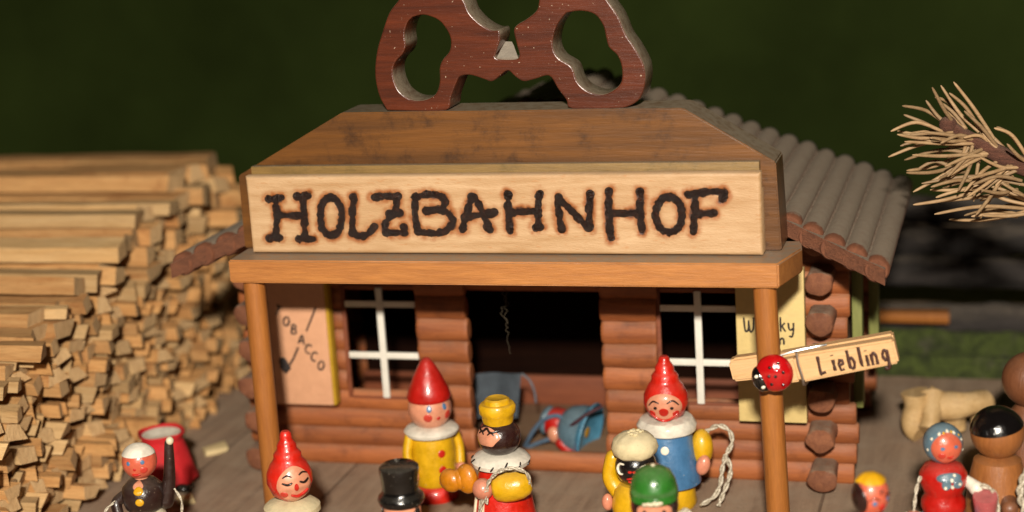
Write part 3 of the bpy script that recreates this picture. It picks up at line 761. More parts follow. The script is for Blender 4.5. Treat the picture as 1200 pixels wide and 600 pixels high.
marks('mouth', P['dot_red'], t, hp, [('l', 0, h-1.4, [(-.3, .1), (-.15, -.02), (0, -.06), (.15, -.02), (.3, .1)], .035, .035), ('e', .6, h-1.3, .1, .09, .035), ('e', -.6, h-1.3, .1, .09, .035)])
turned('collar', [(0, h-1.93), (.55, h-1.93), (.7, h-1.84), (.72, h-1.68), (.63, h-1.55), (.45, h-1.52), (0, h-1.52)], P['white'], t, .03)
pb = [(.78, .62), (.75, .9), (.66, 1.5), (.58, h-1.9)]
turned('body', [(0, .6), (.76, .6), *pb, (0, h-1.88)], P['blue'], t)
turned('base', [(0, 0), (.62, 0), (.66, .1), (.62, .4), (.58, .595), (0, .595)], P['yellow'], t)
marks('button', P['dot_white'], t, pb, [('e', -.0, 1.6, .1, .1), ('e', 0, 1.05, .1, .1)])
oval('arm', P['yellow'], t, (.82, .05, 1.45), .27, .3, .46); oval('arm', P['yellow'], t, (-.8, .05, 1.45), .25, .3, .46)
oval('hand', P['pinkhand'], t, (.86, -.24, 1.1), .17, .15, .26, Matrix.Rotation(.3, 3, 'Y')); oval('hand', P['pinkhand'], t, (-.8, -.2, 1.05), .15, .15, .22)
cord('cord', t, [(.95, .1, 1.85), (1.25, 0, 2.02), (1.5, -.05, 1.9), (1.55, -.05, 1.6), (1.4, -.1, 1.3), (1.3, -.15, .95), (1.25, -.2, .6), (1.1, -.3, .32), (.8, -.55, .2)], .055)
cord('cord', t, [(1.38, -.12, 1.32), (1.5, -.1, 1.0), (1.45, -.15, .7), (1.35, -.2, .45), (1.2, -.35, .1)], .055)
# --- king in red robe
t, h = fig('king_figure', 'king figure with a yellow crown, dark hair and ermine collar over a red robe', 'figure', 582, 466, -4.5, CAMRZ-.72)
hp = sphere_prof(.5, h-.93, .46)
turned('head', hp, P['brownhair'], t)
marks('face', P['skin'], t, hp, [('e', -.02, h-.83, .38, .22, .015, 0, lambda a: 1-.16*abs(math.sin(3*a)) if math.sin(a) < 0 else 1, 40, 8)])
marks('eye', P['dot_dark'], t, hp, [('l', 0, h-.76, [(-.2, .0), (-.12, .05), (-.04, .0)], .022, .03), ('l', 0, h-.76, [(.06, 0), (.14, .05), (.22, 0)], .022, .03), ('l', 0, h-.66, [(-.3, .0), (-.1, -.05), (0, .02), (.12, -.05), (.3, .0)], .03, .03)])
turned('crown', [(0, h-.6), (.33, h-.6), (.36, h-.5), (.37, h-.4), (.42, h-.34), (.425, h-.18), (.39, h-.13), (.31, h-.12), (.29, h-.03), (.24, h), (.17, h-.02), (0, h-.03)], P['yellow'], t, .025)
zc = h-1.5
cp = [(.5, zc-.16), (.66, zc-.08), (.69, zc+.02), (.6, zc+.13), (.42, zc+.2)]
turned('collar', [(0, zc-.16), *cp, (0, zc+.2)], P['white'], t)
marks('ermine_mark', P['dot_dark'], t, cp, [('l', a_, zc+.02+.05*math.sin(a_*9), [(-.04, -.04), (.04, .05)], .022, .012) for a_ in (-1.1, -.6, -.1, .4, .9, 1.4, 1.9)])
turned('robe', [(0, 0), (.85, 0), (.84, .1), (.72, .9), (.6, 1.6), (.5, h-1.66), (0, h-1.65)], P['scarlet'], t)
pr = [(.84, .1), (.72, .9), (.6, 1.6), (.5, h-1.66)]
marks('robe_trim', P['cream'], t, pr, [('l', -.12, .9, [(0, -.75), (0, -.3), (0, .2), (0, .75)], .09, .0), ('l', -.5, .9, [(0, -.75), (0, -.3), (0, .2), (0, .75)], .05, .0)])
# arm and hand in camera-facing terms: place by world offsets turned back into the figure's frame
def wl(e, px, py, y): return e.matrix_basis.inverted() @ PY(px, py, y)
bpy.context.view_layer.update()
a_ = wl(t, 582, 573, -5.15); b_ = wl(t, 618, 566, -5.0)
dirv = (b_-a_).normalized(); rot = Vector((1, 0, 0)).rotation_difference(dirv).to_matrix()
bm = lathe(NB(), [(0, -.46), (.2, -.45), (.28, -.38), (.34, -.2), (.355, .02), (.33, .22), (.26, .38), (.17, .45), (0, .46)], 36)
bmesh.ops.transform(bm, matrix=Matrix.Translation((a_+b_)/2) @ Vector((0, 0, 1)).rotation_difference(dirv).to_matrix().to_4x4(), verts=bm.verts)
finish('arm', bm, P['yellow'], t, 60)
oval('hand', P['pinkhand'], t, wl(t, 566, 573, -5.2), .25, .24, .25)
cord('cord', t, [wl(t, 570, 590, -5.3), wl(t, 572, 566, -5.4), wl(t, 586, 552, -5.5), wl(t, 604, 549, -5.45), wl(t, 618, 556, -5.3), wl(t, 621, 570, -5.1)], .04)
cord('cord', t, [wl(t, 562, 600, -5.2), wl(t, 566, 585, -5.3), wl(t, 570, 575, -5.4)], .04)
bm = NB(); ell(bm, wl(t, 528, 563, -5.0), .30, .2, .28); ell(bm, wl(t, 547, 561, -5.0), .29, .2, .36); ell(bm, wl(t, 538, 562, -5.0), .24, .18, .25)
o = finish('arm', bm, P['orange'], t, 60); o['label'] = 'orange double-lobed raised arm'
# --- figure with cream cap and dark face
t, h = fig('sailor_figure', 'figure in yellow with a dark painted face under a fluffy cream cap', 'figure', 743, 505, -5, CAMRZ-.25)
hp = sphere_prof(.47, h-.82, .46)
turned('head', hp, P['face_black'], t)
bm = lathe(NB(), [(0, h-.6), (.36, h-.6), (.48, h-.5), (.52, h-.36), (.47, h-.2), (.34, h-.08), (.18, h-.03), (0, h)], 48, .05)
for i in range(26):
    a_ = rl.uniform(0, 6.3); r_ = rl.uniform(0, .2); ell(bm, Vector((r_*math.sin(a_), -r_*math.cos(a_), h-.05+rl.uniform(0, .05))), .05, .05, .03, None, 8, 6)
finish('cap', bm, P['fleece'], t, 60)
marks('eye', P['dot_white'], t, hp, [('l', -.62, h-.76, [(.08, .11), (-.04, .1), (-.08, 0), (-.02, -.1), (.06, -.1)], .035, .02), ('l', .55, h-.78, [(.06, .11), (-.05, .08), (-.08, 0), (-.03, -.1), (.06, -.1)], .035, .02)])
marks('mouth', P['dot_red'], t, hp, [('l', -.02, h-.98, [(-.12, .01), (0, .03), (.12, .01)], .03, .02), ('l', -.02, h-1.03, [(-.1, 0), (0, -.02), (.1, 0)], .03, .02), ('e', -.12, h-.8, .05, .03, .02), ('e', .1, h-.8, .05, .03, .02)])
turned('body', [(0, 0), (.6, 0), (.66, .3), (.6, .75), (.5, .98), (.56, 1.15), (.58, 1.4), (.5, 1.7), (.36, h-1.22), (0, h-1.2)], P['yellow'], t)
marks('trim', P['dot_dark'], t, [(.5, .98), (.56, 1.15), (.58, 1.4), (.5, 1.7)], [('l', .1, 1.3, [(-.1, .08), (0, -.02), (.1, .06)], .03, .012)])
marks('apron', P['blue'], t, [(.66, .3), (.6, .75), (.5, .98)], [('e', .35, .62, .26, .34, .012)])
hold('arm', P['yellow'], t, [(-.45, .15, 1.6), (-.62, .2, 1.9), (-.55, .25, 2.35)], (.2, .18))
oval('hand', P['pinkhand'], t, (-.66, -.1, 1.42), .13, .13, .2); oval('hook', P['black'], t, (-.66, -.2, 1.15), .06, .06, .07)
# --- green helmet
t, h = fig('helmet_figure', 'front figure in a glossy worn green helmet', 'figure', 765, 545, -8, CAMRZ-.12)
hp = sphere_prof(.47, h-.88, .52)
turned('head', hp, P['skin'], t)
turned('hair', [(0, h-1.1), (.44, h-1.1), (.485, h-.9), (.485, h-.6), (0, h-.58)], P['brownhair'], t)
marks('face', P['skin'], t, [(.44, h-1.1), (.485, h-.9), (.485, h-.6)], [('e', 0, h-.86, .40, .2, .02, 0, None, 30, 7)])
bm = lathe(NB(), [(0, h-.68), (.44, h-.68), (.5, h-.66), (.505, h-.6), (.49, h-.48), (.45, h-.3), (.36, h-.13), (.2, h-.03), (.07, h-.01), (0, h)], 48)
br = []
for i in range(25):
    a_ = -1.15+2.3*i/24; f_ = math.cos(a_/1.15*math.pi/2)**.5 if abs(a_) < 1.149 else 0
    for (rr, zz) in ((.47, h-.40), (.5+.09*f_, h-.46), (.5+.13*f_, h-.60), (.46, h-.66)): br.append(bm.verts.new((rr*math.sin(a_), -rr*math.cos(a_), zz-.05*f_)))
for i in range(24):
    for k in range(3): bm.faces.new((br[i*4+k], br[i*4+4+k], br[i*4+5+k], br[i*4+k+1]))
finish('helmet', bm, P['helmet'], t, 45)
oval('knob', P['cream'], t, (0, 0, h+.0), .05, .05, .035)
bm = NB(); prv = [(.5+.105, h-.78), (.5+.13, h-.88)]
for i in range(9):
    a_ = -.32+.07*i; ell(bm, Vector((.625*math.sin(a_), -.625*math.cos(a_), h-.61+rl.uniform(-.03, .03))), .045, .018, rl.uniform(.03, .055), Matrix.Rotation(a_, 3, 'Z'), 10, 6)
finish('worn_patch', bm, P['cream'], t, 60)
marks('eye', P['dot_dark'], t, hp, [('e', -.4, h-.84, .05, .05, .05), ('e', .4, h-.84, .05, .05, .05)])
turned('body', [(0, 0), (.6, 0), (.62, .2), (.55, 1.2), (.5, 1.7), (.34, h-1.46), (0, h-1.44)], P['green'], t)
cord('cord', t, [(.5, -.2, h-1.0), (.6, -.25, h-.9), (.75, -.3, h-1.0), (.85, -.3, h-1.3), (.7, -.3, h-1.7)], .05)
# --- black top hat
t, h = fig('top_hat_figure', 'front figure wearing a chipped black top hat', 'figure', 467, 545, -8.5, CAMRZ-.1)
turned('hat', [(0, h-.86), (.38, h-.86), (.47, h-.82), (.5, h-.74), (.48, h-.66), (.41, h-.6), (.385, h-.5), (.4, h-.25), (.425, h-.1), (.42, h-.03), (.36, h+.02), (0, h+.03)], P['black'], t)
hp = [(.36, h-1.7), (.4, h-1.4), (.4, h-1.0), (.39, h-.87)]
turned('head', [(0, h-1.7), *hp, (0, h-.86)], P['skin'], t)
marks('hair', P['black'], t, hp, [('e', 1.05, h-1.2, .12, .42, .03), ('e', -1.4, h-1.2, .12, .42, .03)])
marks('eye', P['dot_white'], t, hp, [('e', -.1, h-.98, .055, .06, .02)]); marks('cheek', P['dot_red'], t, hp, [('e', -.42, h-1.08, .05, .06, .02)])
turned('body', [(0, 0), (.55, 0), (.58, .2), (.5, 1.2), (.42, h-1.72), (0, h-1.71)], P['black'], t)
# --- red-hooded gnome
t, h = fig('gnome_figure', 'gnome figure in a stepped red hood with closed painted eyes beside the left porch post', 'figure', 334, 505, -7, CAMRZ+.3)
hp = hood(h-1.12, h, .52)
turned('hood', hp, P['scarlet'], t)
marks('face', P['skin'], t, hp, [('e', 0.05, h-1.17, .44, .46, .02, 0, None, 36, 9)])
marks('eye', P['dot_dark'], t, hp, [('l', 0, h-1.04, [(-.26, .0), (-.14, -.04), (-.04, .0)], .03, .035), ('l', 0, h-1.04, [(.12, .0), (.22, -.04), (.34, .02)], .03, .035), ('l', 0, h-.94, [(-.24, .0), (-.14, .05), (-.04, .01)], .022, .035), ('l', 0, h-.93, [(.12, .02), (.22, .06), (.34, .02)], .022, .035)])
marks('nose', P['dot_red'], t, hp, [('e', .08, h-1.16, .055, .09, .04)])
marks('cheek', P['dot_cheek'], t, hp, [('e', -.5, h-1.32, .1, .08, .035)])
marks('mouth', P['dot_red'], t, hp, [('l', 0, h-1.33, [(-.08, .0), (.06, -.05), (.2, .0), (.3, .07)], .04, .035)])
turned('collar', [(0, h-1.98), (.5, h-1.98), (.63, h-1.88), (.64, h-1.76), (.52, h-1.66), (.3, h-1.6), (0, h-1.6)], P['fleece'], t, .04)
turned('body', [(0, 0), (.6, 0), (.62, .2), (.58, 1.0), (.45, h-1.96), (0, h-1.95)], P['red'], t)
# --- white-haired woman
t, h = fig('woman_figure', 'white-haired woman figure in a dark bodice with yellow buttons and one arm raised', 'figure', 161, 520, -7, CAMRZ-.08)
hp = sphere_prof(.4, h-.41, .42)
turned('head', hp, P['coral'], t)
bm = lathe(NB(), [(r+.025, z+.01) for r, z in sphere_prof(.4, h-.41, .42, 26, 90)], 40)
for v in bm.verts:
    if v.co.y > .02: v.co.z -= .22*min(1, v.co.y/.3)*(1 if v.co.z < h-.2 else .2)
finish('hair', bm, P['white'], t, 60)
marks('eye', P['dot_blue'], t, hp, [('e', -.42, h-.35, .05, .05), ('e', .45, h-.33, .05, .05)])
marks('cheek', P['dot_cheek'], t, hp, [('e', .5, h-.53, .09, .08)]); marks('mouth', P['dot_red'], t, hp, [('e', -.05, h-.49, .035, .035), ('l', 0, h-.62, [(-.09, .01), (0, -.01), (.09, .01)], .03)])
turned('neck', [(0, h-1.0), (.18, h-1.0), (.15, h-.78), (0, h-.76)], P['skin'], t)
bp = [(.3, h-1.66), (.44, h-1.5), (.5, h-1.25), (.46, h-1.02), (.3, h-.86), (.17, h-.82)]
turned('bodice', [(0, h-1.66), *bp, (0, h-.82)], P['bodice'], t)
marks('button', P['dot_yellow'], t, bp, [('e', .05, h-1.0, .11, .09, .03), ('e', .08, h-1.25, .1, .09, .03)])
marks('neckline', P['skin'], t, bp, [('e', .0, h-.9, .12, .08, .012)])
turned('skirt', [(0, 0), (.8, 0), (.82, .06), (.62, .8), (.46, h-1.7), (.36, h-1.6), (0, h-1.58)], P['cream'], t)
hold('arm', P['bodice'], t, [(-.46, -.05, h-1.25), (-.62, -.12, h-1.4), (-.5, -.3, h-1.75)], (.14, .12)); oval('hand', P['pinkhand'], t, (-.46, -.34, h-1.9), .1, .1, .12)
hold('arm', P['bodice'], t, [(.48, .1, h-1.45), (.62, .1, h-.9), (.7, .1, h-.05)], (.19, .10)); oval('hand', P['cream'], t, (.74, .06, h+.02), .09, .09, .1)
cord('cord', t, [(-.6, -.2, h-1.3), (-.85, -.25, h-1.5), (-1.0, -.3, h-1.9)], .028); cord('cord', t, [(.75, -.05, h-1.1), (.9, -.1, h-1.4), (.85, -.1, h-1.8)], .028)
# --- blond figure
t, h = fig('blond_figure', 'figure with yellow hair on top, dark hair at the side and a red nose', 'figure', 1020, 555, -8, CAMRZ+.42)
hp = sphere_prof(.36, h-.44, .45)
turned('head', hp, P['coral'], t)
bm = NB(); mark_ellipse(bm, hp, -1.75, h-.48, .34, .33, .022, 0, None, 30, 8); finish('side_hair', bm, P['brownhair'], t, 60)
bm = lathe(NB(), [(r+.03, z+.015) for r, z in sphere_prof(.36, h-.44, .45, 42, 90)], 40, .05)
for v in bm.verts: v.co.z -= .12*max(0, -v.co.y-.08)
finish('top_hair', bm, P['dot_yellow'], t, 60)
marks('eye', P['dot_blue'], t, hp, [('e', -.42, h-.5, .05, .05), ('e', .5, h-.46, .05, .05)])
marks('eyebrow', P['dot_dark'], t, hp, [('l', -.42, h-.42, [(-.12, -.02), (0, .04), (.1, -.02)], .016), ('l', .5, h-.38, [(-.1, -.02), (0, .04), (.1, -.02)], .016), ('l', .02, h-.28, [(-.03, .05), (-.03, -.05)], .014), ('l', .02, h-.28, [(.03, .05), (.03, -.05)], .014)])
marks('nose', P['dot_red'], t, hp, [('e', .05, h-.6, .06, .08, .03)]); marks('mouth', P['dot_dark'], t, hp, [('l', 0, h-.74, [(-.12, -.01), (0, .02), (.12, -.01)], .016)])
turned('body', [(0, 0), (.55, 0), (.56, .2), (.5, 1.5), (.42, h-1.1), (.22, h-.9), (0, h-.88)], P['coral'], t)
# --- girl with headscarf
t, h = fig('girl_figure', 'girl figure in a grey-blue headscarf and red jacket carrying a small can', 'figure', 1105, 496, -5, CAMRZ-.02)
hp = sphere_prof(.42, h-.44, .44)
turned('headscarf', hp, P['greyblue'], t)
fp = [(r+.012, z) for r, z in hp]
marks('face', P['coral'], t, hp, [('e', 0.02, h-.46, .37, .35, .016, 0, None, 36, 9)])
marks('scarf_dot', P['dot_white'], t, hp, [('e', a_, z_, .03, .03, .012) for a_, z_ in ((-.9, h-.25), (-.5, h-.14), (.1, h-.09), (.6, h-.13), (1.0, h-.3), (-1.1, h-.5), (1.15, h-.55))])
marks('scarf_dot', P['dot_yellow'], t, hp, [('e', a_, z_, .025, .025, .012) for a_, z_ in ((-.2, h-.12), (.4, h-.11), (.9, h-.2))])
marks('eye', P['dot_blue'], t, hp, [('e', -.25, h-.42, .05, .04, .03), ('e', .42, h-.4, .05, .04, .03)])
marks('cheek', P['dot_cheek'], t, hp, [('e', -.3, h-.58, .09, .07, .028)]); marks('mouth', P['dot_red'], t, hp, [('l', .12, h-.6, [(-.07, 0), (0, -.02), (.07, .01)], .022, .03)])
jp = [(.4, h-2.02), (.47, h-1.85), (.46, h-1.7), (.39, h-1.58), (.41, h-1.5), (.5, h-1.28), (.5, h-1.1), (.39, h-.92), (.2, h-.84)]
turned('jacket', [(0, h-2.02), *jp, (0, h-.84)], P['red'], t)
marks('scarf_tail', P['greyblue'], t, jp, [('e', .05, h-1.06, .28, .1, .03), ('e', -.1, h-1.2, .1, .12, .03), ('e', .42, h-1.2, .12, .1, .03)])
marks('scarf_tail_dot', P['dot_white'], t, jp, [('e', a_, z_, .035, .035, .05) for a_, z_ in ((-.15, h-1.25), (.1, h-1.1), (.25, h-1.02), (.45, h-1.2), (.12, h-1.24))])
turned('skirt', [(0, 0), (.78, 0), (.76, .1), (.5, h-2.1), (.42, h-1.98), (0, h-1.97)], P['skyblue'], t)
hold('arm', P['white'], t, [(.46, -.15, h-1.25), (.62, -.3, h-1.38)], (.11, .16)); 
bm = NB(); lathe(bm, [(0, 0), (.2, 0), (.22, .04), (.26, .5), (.25, .54), (0, .54)], 28); finish('cup', bm, P['rose'], t, 45, (.78, -.45, h-1.95), (.3, -.1, 0))
oval('cup_plug', M['bare2'], t, (.79, -.56, h-2.0), .12, .1, .1)
bm = lathe(NB(), [(0, 0), (.24, 0), (.27, .08), (.27, .5), (.22, .58), (0, .58)], 28); finish('can', bm, P['cream'], t, 45, (-.72, -.35, h-2.45)); oval('can_knob', P['pinkhand'], t, (-.72, -.35, h-1.86), .15, .15, .07)
cord('cord', t, [(-.5, -.1, h-1.12), (-.62, -.22, h-1.35), (-.7, -.32, h-1.8)], .035); cord('cord', t, [(.6, -.3, h-1.3), (.85, -.5, h-1.32), (1.0, -.5, h-1.6), (1.02, -.5, h-2.2)], .05)
# --- big bare-wood figure with dark hair cap
t, h = fig('wooden_figure', 'large bare-wood figure with a glossy dark hair cap at the right edge', 'figure', 1169, 477, -4, CAMRZ)
hp = sphere_prof(.57, h-.57, .58, -90, 90, 20)
turned('head', hp, M['bare'], t)
bm = lathe(NB(), [(r*1.015+.01, z) for r, z in sphere_prof(.57, 0, .58, 14, 90)], 48)
o = finish('hair', bm, P['gloss_black'], t, 60, (0, 0, h-.57), (.0, -.2, 0)); o.rotation_euler = (.06, -.16, 0)
turned('body', [(0, 0), (.75, 0), (.78, .15), (.7, 1.2), (.6, h-1.6), (.5, h-1.18), (.3, h-1.08), (0, h-1.06)], M['bare'], t)
hold('arm', M['bare2'], t, [(.1, -.5, h-1.95), (-.02, -.95, h-1.95)], .18); oval('purse', P['purple'], t, (.5, -.75, h-1.75), .2, .2, .4)
cord('cord', t, [(.25, -.8, h-2.6), (.3, -.95, h-2.1), (.18, -1.0, h-1.6), (.3, -1.0, h-1.15), (.6, -.9, h-1.0), (.9, -.7, h-1.2)], .075)
# --- brown ball-headed figure behind
t, h = fig('wooden_figure', 'blurred plain brown ball-headed figure behind the large bare-wood one', 'figure', 1208, 413, 0.5, CAMRZ)
turned('head', sphere_prof(.67, h-.67, .67), M['bare2'], t); turned('body', [(0, 0), (.75, 0), (.78, .2), (.5, h-1.5), (.32, h-1.28), (0, h-1.26)], M['bare2'], t)
# --- red bell-shaped vessel
p = PZ(190, 578, 0); p = PY(189, 508, -2.0)
t = empty('felt_bell', (p.x, -2.0, 0), 'red flared felt vessel with a pale opening behind the white-haired woman', 'vessel', .2); h = p.z
bm = NB(); seg = 48
pr = [(.8, .24), (.84, .27), (.77, .45), (.64, 1.0), (.54, h-.18), (.52, h-.1), (.59, h+.03), (.58, h+.07), (.5, h-.0), (.46, h-.1), (.46, h-.25)]
lathe(bm, pr, seg)
for v in bm.verts:
    a_ = math.atan2(v.co.x, -v.co.y)
    if v.co.z > h-.06: k_ = 1+.1*abs(math.cos(2*a_+.4))**3; v.co.x *= k_; v.co.y *= k_
    if v.co.z < .4: v.co.z += .05*math.cos(9*a_)
finish('shell', bm, P['felt_red'], t, 60)
finish('lining', lathe(NB(), [(0, h-.14), (.3, h-.13), (.47, h-.02), (.5, h+.015), (.44, h+.03), (.28, h-.08), (0, h-.1)], 40), P['white'], t, 60)
oval('foot', P['black'], t, (.55, -.3, .12), .25, .3, .12); oval('foot', P['black'], t, (-.5, -.3, .12), .25, .3, .12)

# ------------------------------------------------------------------ things in the doorway
p = PZ(668, 524, .15)
t = empty('puppet_figure', (p.x, p.y, .14), 'blue and red puppet figure lying on its side in the doorway', 'figure')
y0 = p.y
def q_(px, py, dy=0): v = PY(px, py, y0+dy); return v - Vector((p.x, p.y, .14))
bpy.context.view_layer.update()
ax_ = Vector((.97, -.16, -.2)).normalized(); rot = Vector((0, 0, 1)).rotation_difference(ax_)
bm = lathe(NB(), [(0, -.78), (.2, -.76), (.42, -.66), (.6, -.46), (.69, -.2), (.71, 0), (.66, 0), (.3, -.1), (0, -.12)], 40); sk = finish('skirt', bm, P['greyblue'], t, 50, q_(686, 506, .1)); sk.rotation_euler = rot.to_euler()
finish('skirt_rim', lathe(NB(), [(.69, -.03), (.76, .02), (.84, .13), (.82, .17), (.7, .1), (.5, .02), (.2, -.04), (0, -.05)], 40), P['skyblue'], sk)
mk = finish('skirt_patch', lathe(NB(), [(0, .03), (.14, .045), (.15, .06), (.12, .07), (0, .06)], 24), P['dot_yellow'], sk)
bm = lathe(NB(), [(0, -1.0), (.3, -1.0), (.43, -.8), (.42, -.5), (.3, -.3), (0, -.28)], 36); to = finish('torso', bm, P['red'], t, 50, q_(681, 504, .2)); to.rotation_euler = rot.to_euler()
bm = lathe(NB(), [(0, -1.1), (.32, -1.1), (.4, -1.0), (.36, -.88), (0, -.86)], 36); to = finish('collar', bm, P['greyblue'], t, 50, q_(681, 504, .22)); to.rotation_euler = rot.to_euler()
hold('sleeve', P['greyblue'], t, [q_(660, 500, 0), q_(664, 512, -.2), q_(664, 520, -.3)], (.13, .15)); hold('arm', P['red'], t, [q_(657, 519, -.3), q_(664, 526, -.35), q_(672, 532, -.4)], (.14, .15)); oval('hand', P['cream'], t, q_(676, 534, -.45), .15, .13, .14)
oval('head', P['skin'], t, q_(651, 508, 0), .22, .24, .26)
finish('cord', tube(NB(), spl([q_(664, 503, -.35), q_(676, 494, -.5), q_(690, 484, -.45), q_(706, 476, -.3)], 8), .05, 8), P['purple'], t)
for pts in (((615, 523), (625, 505), (637, 492), (652, 487), (662, 492)), ((612, 532), (620, 524), (634, 518), (648, 513))):
    finish('cord', tube(NB(), spl([q_(a_, b_, -.1) for a_, b_ in pts], 8), .06, 8), P['cordblue'], t)
bm = NB(); g0 = [[None]*9 for _ in range(9)]; yb = 2.2
for i in range(9):
    for j in range(9):
        u, v = i/8, j/8; pt = PY(555+57*u-4*v*u, 439-3*u+52*v, yb)
        if v == 1: pass
        g0[i][j] = pt + Vector((0, .12*math.sin(u*5)+.3*v*0, 0))
zmin = .15
fr_ = [[bm.verts.new((g0[i][j].x, g0[i][j].y, max(zmin, g0[i][j].z))) for j in range(9)] for i in range(9)]
for i in range(8):
    for j in range(8): bm.faces.new((fr_[i][j], fr_[i+1][j], fr_[i+1][j+1], fr_[i][j+1]))
bmesh.ops.solidify(bm, geom=bm.faces[:], thickness=.06)
o = finish('cloth_pouch', bm, P['cloth'], None, 60)
tag(o, 'grey-blue stiff cloth pouch standing just inside the doorway', 'cloth')
bpy.context.view_layer.update()
finish('string', tube(NB(), spl([PY(611, 438, yb), PY(620, 445, yb), PY(626, 458, yb), PY(628, 472, yb)], 8), .03, 6), P['cloth'], o)
rw = random.Random(3); q = []
for i in range(30):
    s_ = i/29; v = PY(588+6*s_+rw.uniform(-2.5, 2.5)+(-3 if 8 < i < 14 else 2), 335+80*s_+rw.uniform(-1, 1), -1.2); q.append(v)
bm = tube(NB(), spl(q, 3), .006, 5)
q = [PY(593+rw.uniform(-3, 3), 335+45*i/14, -1.2) for i in range(15)]; tube(bm, spl(q, 3), .005, 5)
tag(finish('cobweb_thread', bm, P['web'], None), 'thin dusty cobweb thread hanging down in the dark doorway', 'cobweb')
# chips on the ground
for i, (px, py, s_, lb) in enumerate(((252, 526, .32, 'pale square wood chip on the ground left of the porch'), (218, 586, .2, 'tiny wood splinter beside the red vessel'))):
    p = PZ(px, py, .08); bm = box(NB(), -s_, s_, -s_*.75, s_*.75, -.07, .07, .03, 2, .05, rw)
    o = finish('wood_chip', bm, M['chip'], None, 40, p, (.0, -.12, .7)); tag(o, lb, 'wood chip', 'wood chips on the ground')

# ------------------------------------------------------------------ pale carved animal lying at the right
p = PZ(1105, 512, 0)
bm = NB()
def cc(px, py, dy=0, z=None): return PY(px, py, p.y+dy)-Vector((p.x, p.y, 0))
rough = lambda pts, r: tube(bm, spl(pts, 6), [r[0]+(r[1]-r[0])*i/((len(pts)-1)*6) for i in range((len(pts)-1)*6+1)], 14)
rough([cc(1085, 470), cc(1105, 476), cc(1130, 474), cc(1158, 470, .4)], (.42, .30))
rough([cc(1072, 460, -.1), cc(1074, 478, -.1), cc(1070, 496, -.2), cc(1080, 508, -.4)], (.38, .28))
rough([cc(1092, 462, 0), cc(1092, 482, -.3), cc(1088, 505, -.6)], (.3, .26))
rough([cc(1118, 480, .1), cc(1120, 494, .2), cc(1122, 505, .2)], (.3, .25)); rough([cc(1148, 478, .5), cc(1150, 492, .6), cc(1152, 500, .6)], (.28, .22))
for v in bm.verts: v.co += .06*Vector(noise.noise_vector(v.co*2.2)); v.co.z = max(.0, v.co.z)
carved = finish('carved_animal', bm, M['pale'], None, 50, (p.x, p.y, 0)); tag(carved, 'pale roughly carved wooden animal lying behind the headscarf girl', 'carving')

# ------------------------------------------------------------------ dark bark logs and mossy logs behind at right
def lay(name, label, cat, mat, y, z, r, x0, x1, seed, grp, amp=.28):
    bm = rough_log(NB(), 'x', x0-.5*(x0+x1), x1-.5*(x0+x1), (0, 0), r, 28, 60, amp, seed, 1.0, .9)
    for v in bm.verts: v.co += .06*Vector(noise.noise_vector(v.co*3+Vector((seed, 0, 0))))
    tag(finish(name, bm, M[mat], None, 50, (.5*(x0+x1), y, z)), label, cat, grp)
lay('moss_log', 'low mossy green log lying nearest behind the cabin at right', 'log', 'moss', 9.3, .12, .42, 4, 24, 1, 'mossy logs behind the cabin')
lay('moss_log', 'thicker mossy green log lying at the foot of the dark bark logs', 'log', 'moss', 11.2, .2, .55, 3, 25, 2, 'mossy logs behind the cabin')
lay('bark_log', 'dark grey bark log at the bottom of the stack behind the cabin', 'log', 'bark', 13, .5, .55, 4, 26, 3, 'dark bark logs behind the cabin')
lay('bark_log', 'dark grey bark log second from the bottom of the stack, above the orange stick', 'log', 'bark', 13.1, 2.1, .5, 5, 27, 4, 'dark bark logs behind the cabin')
lay('bark_log', 'dark grey bark log third from the bottom of the stack behind the cabin', 'log', 'bark', 13.3, 3.05, .48, 4, 26, 5, 'dark bark logs behind the cabin')
lay('bark_log', 'topmost dark bark log of the stack behind the cabin', 'log', 'bark', 13.6, 3.95, .42, 5, 25, 6, 'dark bark logs behind the cabin')
p0 = PY(1030, 370, 12.0); p1 = PY(1118, 371, 12.0)
bm = box(NB(), -1.6, 1.0, -.3, .3, -.15, .15, .04, 2, .05, rw)
tag(finish('wooden_stick', bm, M['post'], None, 40, (p0+p1)/2, (0, .02, .05)), 'orange split stick poking out between the dark bark logs', 'wooden stick')

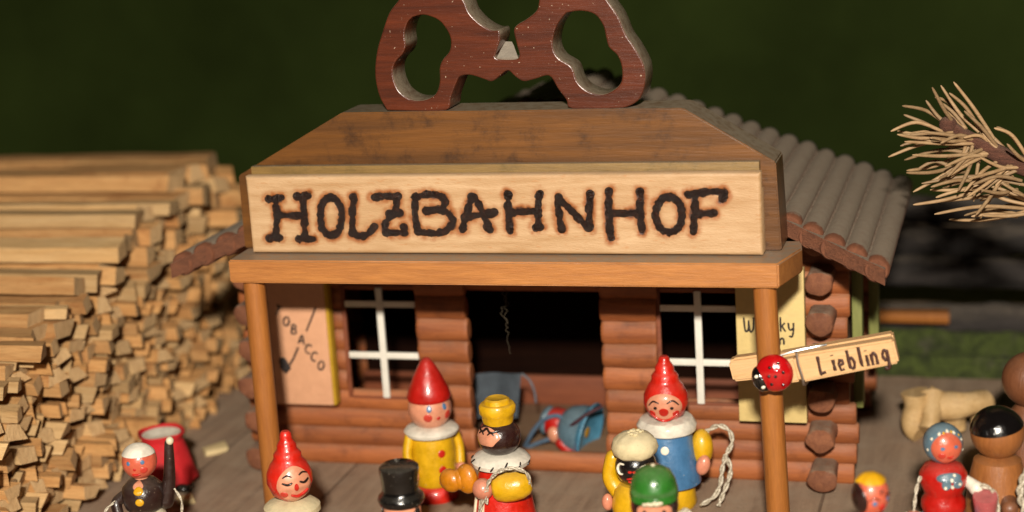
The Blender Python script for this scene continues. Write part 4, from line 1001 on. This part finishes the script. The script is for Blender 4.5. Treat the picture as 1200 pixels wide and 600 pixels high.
# ------------------------------------------------------------------ dry pine twig reaching in from the right
YP = -.6; root = PY(1250, 215, YP)
def tp(x, y, dy=0): return PY(980+x/2, 50+y/2, YP+dy)
base = PY(1330, 240, YP); base.z = 0
t = empty('pine_twig', base, 'dry brown pine twig with needles reaching in at the upper right', 'twig')
toL = lambda v: v-base
tw_pts = [toL(v) for v in (tp(262, 192), tp(300, 215), tp(350, 245), tp(440, 290), tp(560, 340), tp(680, 430))]+[Vector((.3, 0, 4.5)), Vector((0, 0, 2)), Vector((0, 0, 0))]
tq = spl(tw_pts, 6); bm = tube(NB(), tq, [.1+.1*min(1, i/14) for i in range(len(tq))], 12)
for v in bm.verts: v.co += .05*Vector(noise.noise_vector(v.co*4))
ell(bm, tw_pts[0], .2, .17, .2)
finish('stem', bm, M['twig'], t, 60)
rn = random.Random(12)
ND = [((265, 195), (155, 148)), ((268, 190), (210, 135)), ((275, 190), (225, 105)), ((300, 200), (232, 128)), ((330, 205), (245, 100)), ((365, 220), (275, 92)), ((268, 205), (143, 215)), ((270, 212), (150, 242)), ((300, 232), (122, 268)), ((300, 250), (165, 300)),
      ((280, 285), (165, 305)), ((330, 240), (180, 350)), ((350, 255), (240, 325)), ((360, 320), (220, 345)), ((320, 345), (180, 380)), ((400, 330), (250, 340)), ((440, 385), (230, 402)), ((430, 400), (300, 405)), ((410, 310), (333, 420)), ((335, 250), (322, 372)),
      ((310, 230), (268, 330)), ((320, 220), (185, 222)), ((400, 350), (240, 372)), ((440, 360), (300, 350)), ((420, 340), (340, 345)), ((345, 232), (160, 232)), ((325, 225), (205, 210)), ((300, 215), (150, 215)), ((330, 260), (160, 275)), ((440, 330), (200, 330)), ((440, 375), (330, 330)),
      ((380, 250), (300, 160)), ((410, 265), (330, 190)), ((450, 275), (370, 200)), ((300, 235), (290, 300)), ((380, 270), (300, 350)), ((460, 370), (390, 330)), ((500, 400), (350, 395)), ((360, 260), (255, 290)), ((330, 235), (225, 265))]
for i in range(42):                                                       # shorter ones between
    a_, b_ = rn.choice(ND[:36]); k_ = rn.uniform(.55, .95); dx_, dy_ = rn.uniform(-25, 45), rn.uniform(-20, 30)
    ND.append(((a_[0]+dx_, a_[1]+dy_*.6), (a_[0]+dx_+(b_[0]-a_[0])*k_, a_[1]+dy_*.6+(b_[1]-a_[1])*k_+rn.uniform(-12, 12))))
for i in range(18):                                                       # and some that spring from the stem itself
    x_ = rn.uniform(300, 450); y_ = 192+(x_-262)*.55; ND.append(((x_, y_), (x_-rn.uniform(40, 130), y_+rn.uniform(-40, 90))))
for i, (a_, b_) in enumerate(ND):
    A = toL(tp(a_[0]+4, a_[1]+4, rn.uniform(-.1, .1))); B = toL(tp(*b_, rn.uniform(-1.1, .9))); mid = (A+B)/2+Vector((0, 0, rn.uniform(-.12, .22)))
    q = spl([A, mid, B], 6); nn = len(q)
    finish('needle', tube(NB(), q, [.040-.018*k/nn+.012*math.sin(math.pi*k/nn)-(.014 if k == nn-1 else 0) for k in range(nn)], 8), M['needle'], t, 60)
for o in list(bpy.data.objects):
    if o.name not in COL.objects: bpy.data.objects.remove(o)
